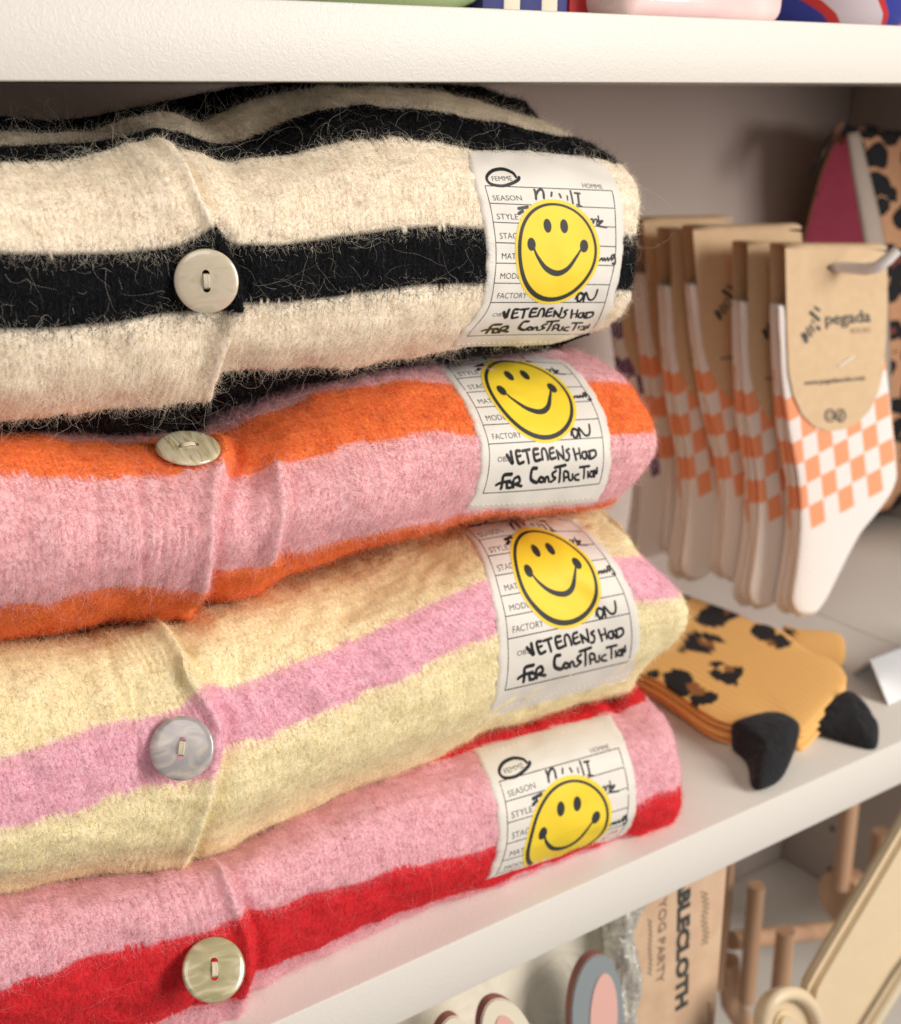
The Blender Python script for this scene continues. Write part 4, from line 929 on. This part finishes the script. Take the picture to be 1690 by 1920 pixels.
# ------------------------------------------------------------------ leopard bag
def leopard_mat(name, base, brown, scale):
    m = mat(name, base, .85); tc = nn(m, 'ShaderNodeTexCoord'); no = nn(m, 'ShaderNodeTexNoise'); no.inputs['Scale'].default_value = scale*1.1; no.inputs['Detail'].default_value = 2
    lk(m, tc.outputs['Object'], no.inputs['Vector']); ad = nn(m, 'ShaderNodeVectorMath'); ad.operation = 'MULTIPLY_ADD'; lk(m, no.outputs['Color'], ad.inputs[0]); ad.inputs[1].default_value = (.014, .014, .014); lk(m, tc.outputs['Object'], ad.inputs[2])
    mp = nn(m, 'ShaderNodeMapping'); mp.inputs['Scale'].default_value = (.8, .8, 1.2); lk(m, ad.outputs[0], mp.inputs[0])
    v = nn(m, 'ShaderNodeTexVoronoi'); v.inputs['Scale'].default_value = scale; lk(m, mp.outputs[0], v.inputs['Vector'])
    cr = nn(m, 'ShaderNodeValToRGB'); cr.color_ramp.interpolation = 'CONSTANT'; e = cr.color_ramp.elements; e[0].position = 0; e[0].color = (*brown, 1); e[1].position = .15; e[1].color = (.012, .012, .016, 1); k = e.new(.50); k.color = (*base, 1)
    lk(m, v.outputs['Distance'], cr.inputs[0]); lk(m, cr.outputs[0], bsdf(m).inputs['Base Color']); return m
M_leo2 = leopard_mat('leopard_cotton', srgb(214, 162, 124), srgb(136, 70, 62), 44)
M_pinkc = add_bump(mat('pink_cotton', srgb(234, 108, 148), .8), 90, .0015); M_zip = mat('grey_tape', srgb(190, 176, 164), .8)
E_ = [(1612, 246, .27), (1630, 320, .262), (1650, 400, .254), (1661, 460, .25), (1668, 600, .245), (1672, 760, .245), (1650, 900, .25), (1520, 985, .256), (1392, 1028, .262)]
S_ = [(1588, 250, .272), (1598, 320, .266), (1612, 400, .259), (1622, 460, .255), (1630, 600, .25), (1632, 760, .25), (1600, 900, .254), (1500, 975, .258), (1388, 1022, .264)]
K_ = [(1572, 255, .29), (1545, 320, .30), (1522, 400, .308), (1508, 460, .314), (1490, 600, .325), (1460, 760, .33), (1420, 900, .333), (1400, 970, .335), (1384, 1015, .336)]
P3 = lambda L_: np.array([at_y(x, y, Y) for x, y, Y in L_])
def dens(P, k=6): n = len(P); t = np.linspace(0, n-1, (n-1)*k+1); Q = np.stack([np.interp(t, range(n), P[:, j]) for j in range(3)], 1); Q[1:-1] = (Q[:-2]+2*Q[1:-1]+Q[2:])/4; return Q
E3, S3, K3 = dens(P3(E_)), dens(P3(S_)), dens(P3(K_))
for A in (E3, S3, K3): A[:, 2] = np.maximum(A[:, 2], .002); A[:, 0] = np.minimum(A[:, 0], .945)
root = empty('toiletry_bag', (.85, .27, 0))
def strip_mesh(name, A, B, n, bulge, mt, thick=.001):
    t = np.linspace(0, 1, n)[None, :, None]; P = A[:, None]*(1-t)+B[:, None]*t; P = P+np.array(bulge)*np.sin(math.pi*t)
    o = link(name, grid_mesh(name, P), mt, root); s_ = o.modifiers.new('s', 'SOLIDIFY'); s_.thickness = thick; return o
RR = E3.copy(); RR[:, 0] = .958; RR[:, 1] = E3[:, 1]-.004
strip_mesh('front_panel', E3+np.array([0, .0006, 0]), RR, 20, (0, -.004, 0), M_leo2)
strip_mesh('zip_tape', S3, E3, 6, (-.001, -.002, 0), M_zip)
strip_mesh('side_gusset', K3, S3+np.array([.0006, .0008, 0]), 16, (.004, 0, 0), M_pinkc)
BK = K3.copy(); BK[:, 0] = .958; strip_mesh('back_panel', K3+np.array([0, .001, 0]), BK, 6, (0, .001, 0), M_leo2)
Tt = np.array([at_y(x, y, .275) for x, y in ((1535, 300), (1552, 262), (1575, 222), (1600, 236), (1635, 232), (1690, 250))])
Tt[:, 0] = np.minimum(Tt[:, 0], .95); Tt = dens(Tt, 5); Q = Tt+np.array([.003, .012, -.014])
strip_mesh('top_binding', Tt, Q, 6, (-.002, -.003, .002), leopard_mat('dark_leopard', srgb(120, 90, 74), srgb(40, 25, 25), 60), .002)
tag(root, 'leopard print bag with pink side and grey zip tape, right of the sock packs', 'bag')

# ------------------------------------------------------------------ things under the shelf
M_box = add_noise(mat('kraft_box', (.5, .4, .3), .75), srgb(196, 164, 136), srgb(206, 176, 146), 60, 3)
YB = .03; root = empty('tablecloth_box', (.466, YB, -.4))
xl, xr = float(at_y(1186, 1800, YB)[0]), float(at_y(1353, 1780, YB)[0])
box('carton', xl, xr, YB, YB+.035, -.3995, -.036, M_box, root, .0015)
onb = lambda x, z: np.stack([x, np.full_like(x, YB-.0004), -z], -1)
def pt(px, py): p = at_y(px, py, YB); return (float(p[0]), float(-p[2]))
def word(s_, px, y0, y1, dxp, bo, mt, nm='lettering'):
    a0_ = pt(px+1.5, y0); b0_ = pt(px-4, y1); h_ = pt(px+dxp, (y0+y1)/2-dxp*.45)[0]-pt(px, (y0+y1)/2)[0]
    m = MB(); text_on(m, s_, a0_, b0_, h_, bo); V = np.array(m.v); link(nm, mesh_of(nm, onb(V[:, 0], V[:, 1]), m.f), mt, root)
M_gr = mat('charcoal_ink', srgb(58, 60, 56), .8); M_gr2 = mat('soft_ink', srgb(120, 102, 82), .8)
word('TABLECLOTH', 1272, 1612, 1896, 21, .05, M_gr)
word('YOG PARTY', 1235, 1688, 1846, 14, .0, M_gr2)
for (cx0, y0, y1, w_) in ((1219, 1724, 1830, 8), (1322, 1672, 1772, 16), (1330, 1880, 1925, 9)):
    m = MB(); ys = np.arange(y0, y1, 4.5); q = [pt(cx0+(w_/2 if i % 2 else -w_/2)*(1-.4*math.sin(i*1.3)**2), y) for i, y in enumerate(ys)]; ribbon(m, catmull(q, 3), .0006)
    V = np.array(m.v); link('script_line', mesh_of('script_line', onb(V[:, 0], V[:, 1]), m.f), M_gr2, root)
tag(root, 'kraft carton lettered TABLECLOTH standing on the shelf below', 'box')

M_wood = add_noise(mat('dark_wood', (.2, .1, .06), .55), srgb(172, 134, 106), srgb(196, 158, 126), 40, 3, stretch=(1, 1, .1))
def tubes(name, segs, mt, parent, r):
    m = MB(); m.tube(segs, r, 14); return m.build(name, mt, parent)
Y2 = .15; root = empty('wooden_rack', (.62, Y2, -.4)); q_ = lambda x, y, Y=Y2: at_y(x, y, Y)
v_ = lambda x, y0, y1, Y: [q_(x, y0, Y), np.array([*q_(x, y0, Y)[:2], q_(x-(y1-y0)*.07, y1, Y)[2]])]
tubes('rail', [q_(1372, 1764), q_(1612, 1738)], M_wood, root, .0072)
tubes('post', v_(1419, 1660, 1875, Y2-.02), M_wood, root, .0062); tubes('post', v_(1474, 1745, 1960, Y2-.035), M_wood, root, .007); tubes('post', v_(1368, 1600, 1850, Y2), M_wood, root, .0045)
tubes('foot', [q_(1366, 1800), q_(1372, 1880), q_(1420, 1960)], M_wood, root, .0085)
tag(root, 'wooden rack with upright round posts between the carton and the beige scoop', 'rack')
root = empty('wooden_stand', (.75, .2, -.4))
tubes('post', v_(1597, 1480, 1660, .2), M_wood, root, .0078); tubes('post', v_(1656, 1560, 1700, .19), M_wood, root, .0088)
c_ = q_(1583, 1685, .2); m = MB(); m.tube([c_+np.array([-.004, 0, 0]), c_+np.array([.014, 0, 0])], .026, 28); m.build('base', M_wood, root, True, .001)
tubes('base_bar', [c_+np.array([0, 0, -.012]), c_+np.array([.12, .0, -.012])], M_wood, root, .012)
tag(root, 'wooden stand with round base and two posts behind the beige scoop', 'stand')

M_beige = add_bump(mat('beige_silicone', srgb(224, 203, 170), .4), 40, .0006)
root = empty('beige_scoop', at_y(1600, 1800, .0))
out = [(1760, 1450), (1700, 1560), (1640, 1662), (1580, 1762), (1540, 1830), (1526, 1856), (1521, 1885), (1526, 1960), (1600, 1990), (1700, 1836), (1800, 1700)]
plate('handle', [at_y(x, y, -.002) for x, y in out], (0, .012, 0), M_beige, root, bevel=.004)
m = MB(); a = np.linspace(0, 2*math.pi, 49); cc = (1482, 1932)
ctr = at_y(*cc, -.008)
m.tube([at_y(cc[0]+52*math.cos(z)*1.0, cc[1]+70*math.sin(z), -.008) for z in a], .0042, 12, False); m.build('rim', M_beige, root)
plate('disc', [at_y(cc[0]+54*math.cos(z), cc[1]+72*math.sin(z), -.006) for z in a[:-1]], (0, .008, 0), M_beige, root, bevel=.002)
plate('knob', [at_y(cc[0]+22*math.cos(z), cc[1]+34*math.sin(z), -.010) for z in a[:-1]], (0, .006, 0), M_beige, root, bevel=.0025)
m = MB(); m.tube([at_y(1800, 1690, -.01), at_y(1700, 1825, -.01), at_y(1600, 1985, -.01)], .0035, 12); m.build('edge_bead', mat('pale_bead', srgb(214, 200, 172), .4), root)
tag(root, 'beige scoop with a round ringed end leaning below the shelf', 'scoop')

def ell(cx, cy, rx, ry, tilt, n=48):
    a = np.linspace(0, 2*math.pi, n, endpoint=False); x = rx*np.cos(a); y = ry*np.sin(a)*(1-.10*np.cos(a*0)); c, s_ = math.cos(tilt), math.sin(tilt)
    return list(zip(cx+x*c-y*s_, cy+x*s_+y*c))
M_grey = mat('grey_paint', srgb(138, 146, 150), .5); M_cream = mat('cream_paint', srgb(226, 218, 196), .5); M_inner = mat('pink_paint', srgb(224, 176, 164), .5); M_side = mat('brown_wood_edge', srgb(150, 96, 82), .6)
def ear(cx, cy, rx, ry, tilt, Y, mt, parent, ix=0, iy=0, isx=.52, isy=.75, name='ear'):
    o = plate(name, [at_y(x, y, Y) for x, y in ell(cx, cy, rx, ry, tilt)], (0, .0055, 0), mt, parent, bevel=.0006)
    o.data.materials.append(M_side)
    for p in o.data.polygons:
        if abs(p.normal.y) < .5: p.material_index = 1
    plate('inner_ear', [at_y(x, y, Y-.0006) for x, y in ell(cx+ix, cy+iy, rx*isx, ry*isy, tilt)], (0, .0004, 0), M_inner, o, bevel=0)
    return o
root = empty('grey_bunny', at_y(1120, 2000, .015)); ear(1121, 1900, 49, 122, .04, .012, M_grey, root, 12, 8)
plate('head', [at_y(x, y, .013) for x, y in ell(1090, 2085, 110, 90, 0)], (0, .010, 0), M_grey, root); tag(root, 'grey wooden bunny, pointed ear with pink inside, below the shelf', 'bunny figure')
root = empty('cream_bunny', at_y(930, 2000, .0)); ear(958, 1965, 50, 106, -.30, -.004, M_cream, root, 4, 8); ear(846, 1992, 36, 96, .1, -.004, M_cream, root, 0, 8)
plate('head', [at_y(x, y, -.003) for x, y in ell(900, 2110, 110, 80, 0)], (0, .010, 0), M_cream, root); tag(root, 'cream wooden bunny with two ears just under the shelf edge', 'bunny figure')

M_cloth = add_bump(mat('white_cloth', srgb(228, 220, 204), .8), 22, .006, 3)
root = empty('cloth_bundle', (.33, .08, -.4)); xa, xb = float(at_y(700, 1900, .04)[0]), float(at_y(1160, 1800, .04)[0])
n = 120; t, s_ = np.meshgrid(np.linspace(0, 2*math.pi, n, endpoint=False), np.linspace(0, 1, 60))
cx_, hx_ = (xa+xb)/2, (xb-xa)/2; ct, st = np.cos(t), np.sin(t); q_ = lambda v: np.sign(v)*np.abs(v)**.35
Pf = np.stack([cx_+hx_*q_(ct)*(1-.01*fbm(s_*4, t*2)), .060+.022*q_(st)+.0035*fbm(t*2.4+s_*6, s_*3, 3), -.399+.362*s_], -1)
o = link('wrapped_cloth', grid_mesh('wrapped_cloth', Pf, True), M_cloth, root)
tag(root, 'off-white wrapped cloth bundle behind the bunny ears', 'cloth')
fc = at_y(1166, 1790, .026); t, s_ = np.meshgrid(np.linspace(0, 2*math.pi, 60, endpoint=False), np.linspace(0, 1, 90))
rr = .0085*(1+.5*fbm(t*2, s_*24, 3)); Pf = np.stack([fc[0]+rr*np.cos(t), fc[1]+rr*np.sin(t), -.399+.36*s_], -1)
M_fur = add_bump(mat('clear_wrap', srgb(236, 234, 222), .16, Transmission_Weight=.55, Coat_Weight=.6), 120, .004, 2)
o = link('plastic_wrap_roll', grid_mesh('plastic_wrap_roll', Pf, True), M_fur); tag(o, 'narrow crumpled clear plastic roll left of the tablecloth carton', 'plastic roll')

# ------------------------------------------------------------------ things on the upper shelf, only their feet in view
ZT = .3936
def lathe(name, prof, c, mt, parent=None, n=72):
    a = np.linspace(0, 2*math.pi, n, endpoint=False); P = np.array([[(c[0]+r*math.cos(q), c[1]+r*math.sin(q), c[2]+z) for q in a] for r, z in prof])
    me = grid_mesh(name, P, True); b = bmesh.new(); b.from_mesh(me); b.verts.ensure_lookup_table(); b.faces.new([b.verts[k] for k in range(n)]); bmesh.ops.recalc_face_normals(b, faces=b.faces); b.to_mesh(me); b.free(); return link(name, me, mt, parent)
M_green = mat('green_glaze', srgb(176, 196, 146), .4); M_pg = add_noise(mat('pink_glaze', (.8, .6, .6), .18), srgb(222, 188, 188), srgb(236, 208, 206), 30)
bsdf(M_pg).inputs['Coat Weight'].default_value = .4
xg = float(at_y(690, 5, .08)[0]); o = lathe('green_bowl', [(.040, 0), (.046, .001), (.058, .006), (.075, .02), (.09, .05), (.088, .05), (.072, .022), (.04, .006)], (xg, .10, ZT), M_green); tag(o, 'pale green bowl on the upper shelf, leftmost there', 'bowl')
xp0, xp1 = float(at_y(1128, 20, .045)[0]), float(at_y(1462, 30, .035)[0])
root = None; m = MB(); m.quad_box(box_pts(xp0, xp1, .03, .11, ZT, ZT+.05)); o = m.build('pink_dish', M_pg, None, True, .008, 5); tag(o, 'pink glazed dish with rounded corners on the upper shelf', 'dish')
M_navy = mat('navy_card', srgb(34, 40, 108), .6); M_crm = mat('cream_card', srgb(214, 206, 186), .6); M_redc = mat('red_card', srgb(186, 36, 40), .55)
root = empty('striped_box', (.33, .06, ZT))
for x0, x1, mt, nm in ((905, 945, M_navy, 'navy_stripe'), (945, 976, M_crm, 'cream_stripe'), (976, 1016, M_navy, 'navy_stripe'), (1016, 1046, M_crm, 'cream_stripe'), (1046, 1064, M_navy, 'navy_stripe')):
    box(nm, float(at_y(x0, 10, .05)[0])+.0001, float(at_y(x1, 10, .05)[0])-.0001, .05, .10, ZT, ZT+.07, mt, root, .0002)
tag(root, 'navy and cream striped box on the upper shelf beside the green bowl', 'box')
o = box('red_box', float(at_y(1068, 12, .055)[0]), float(at_y(1150, 15, .055)[0]), .055, .11, ZT, ZT+.06, M_redc); tag(o, 'red box on the upper shelf left of the pink dish', 'box')
M_pat = mat('patterned_fabric', (.8, .8, .8), .5); tc = nn(M_pat, 'ShaderNodeTexCoord'); wv = nn(M_pat, 'ShaderNodeTexWave'); wv.inputs['Scale'].default_value = 9; wv.inputs['Distortion'].default_value = 5; wv.inputs['Detail'].default_value = 1; wv.inputs['Detail Scale'].default_value = .8
mp = nn(M_pat, 'ShaderNodeMapping'); mp.inputs['Rotation'].default_value = (.3, .9, .2); lk(M_pat, tc.outputs['Object'], mp.inputs[0]); lk(M_pat, mp.outputs[0], wv.inputs['Vector'])
cr = nn(M_pat, 'ShaderNodeValToRGB'); cr.color_ramp.interpolation = 'CONSTANT'; e = cr.color_ramp.elements; e[0].color = (*srgb(206, 196, 204), 1); e[1].position = .72; e[1].color = (*srgb(38, 52, 150), 1); k = e.new(.45); k.color = (*srgb(196, 40, 40), 1)
lk(M_pat, wv.outputs['Fac'], cr.inputs[0]); lk(M_pat, cr.outputs[0], bsdf(M_pat).inputs['Base Color'])
xq = float(at_y(1600, 40, .07)[0]); o = lathe('patterned_cup', [(.028, 0), (.034, .002), (.042, .008), (.050, .022), (.054, .04), (.052, .06)], (xq, .085, ZT), M_pat); tag(o, 'red, blue and white patterned cup on the upper shelf at the right', 'cup')
o = box('navy_box', float(at_y(1468, 30, .12)[0]), float(at_y(1560, 30, .12)[0]), .12, .16, ZT, ZT+.07, M_navy); tag(o, 'dark navy box on the upper shelf between dish and cup', 'box')
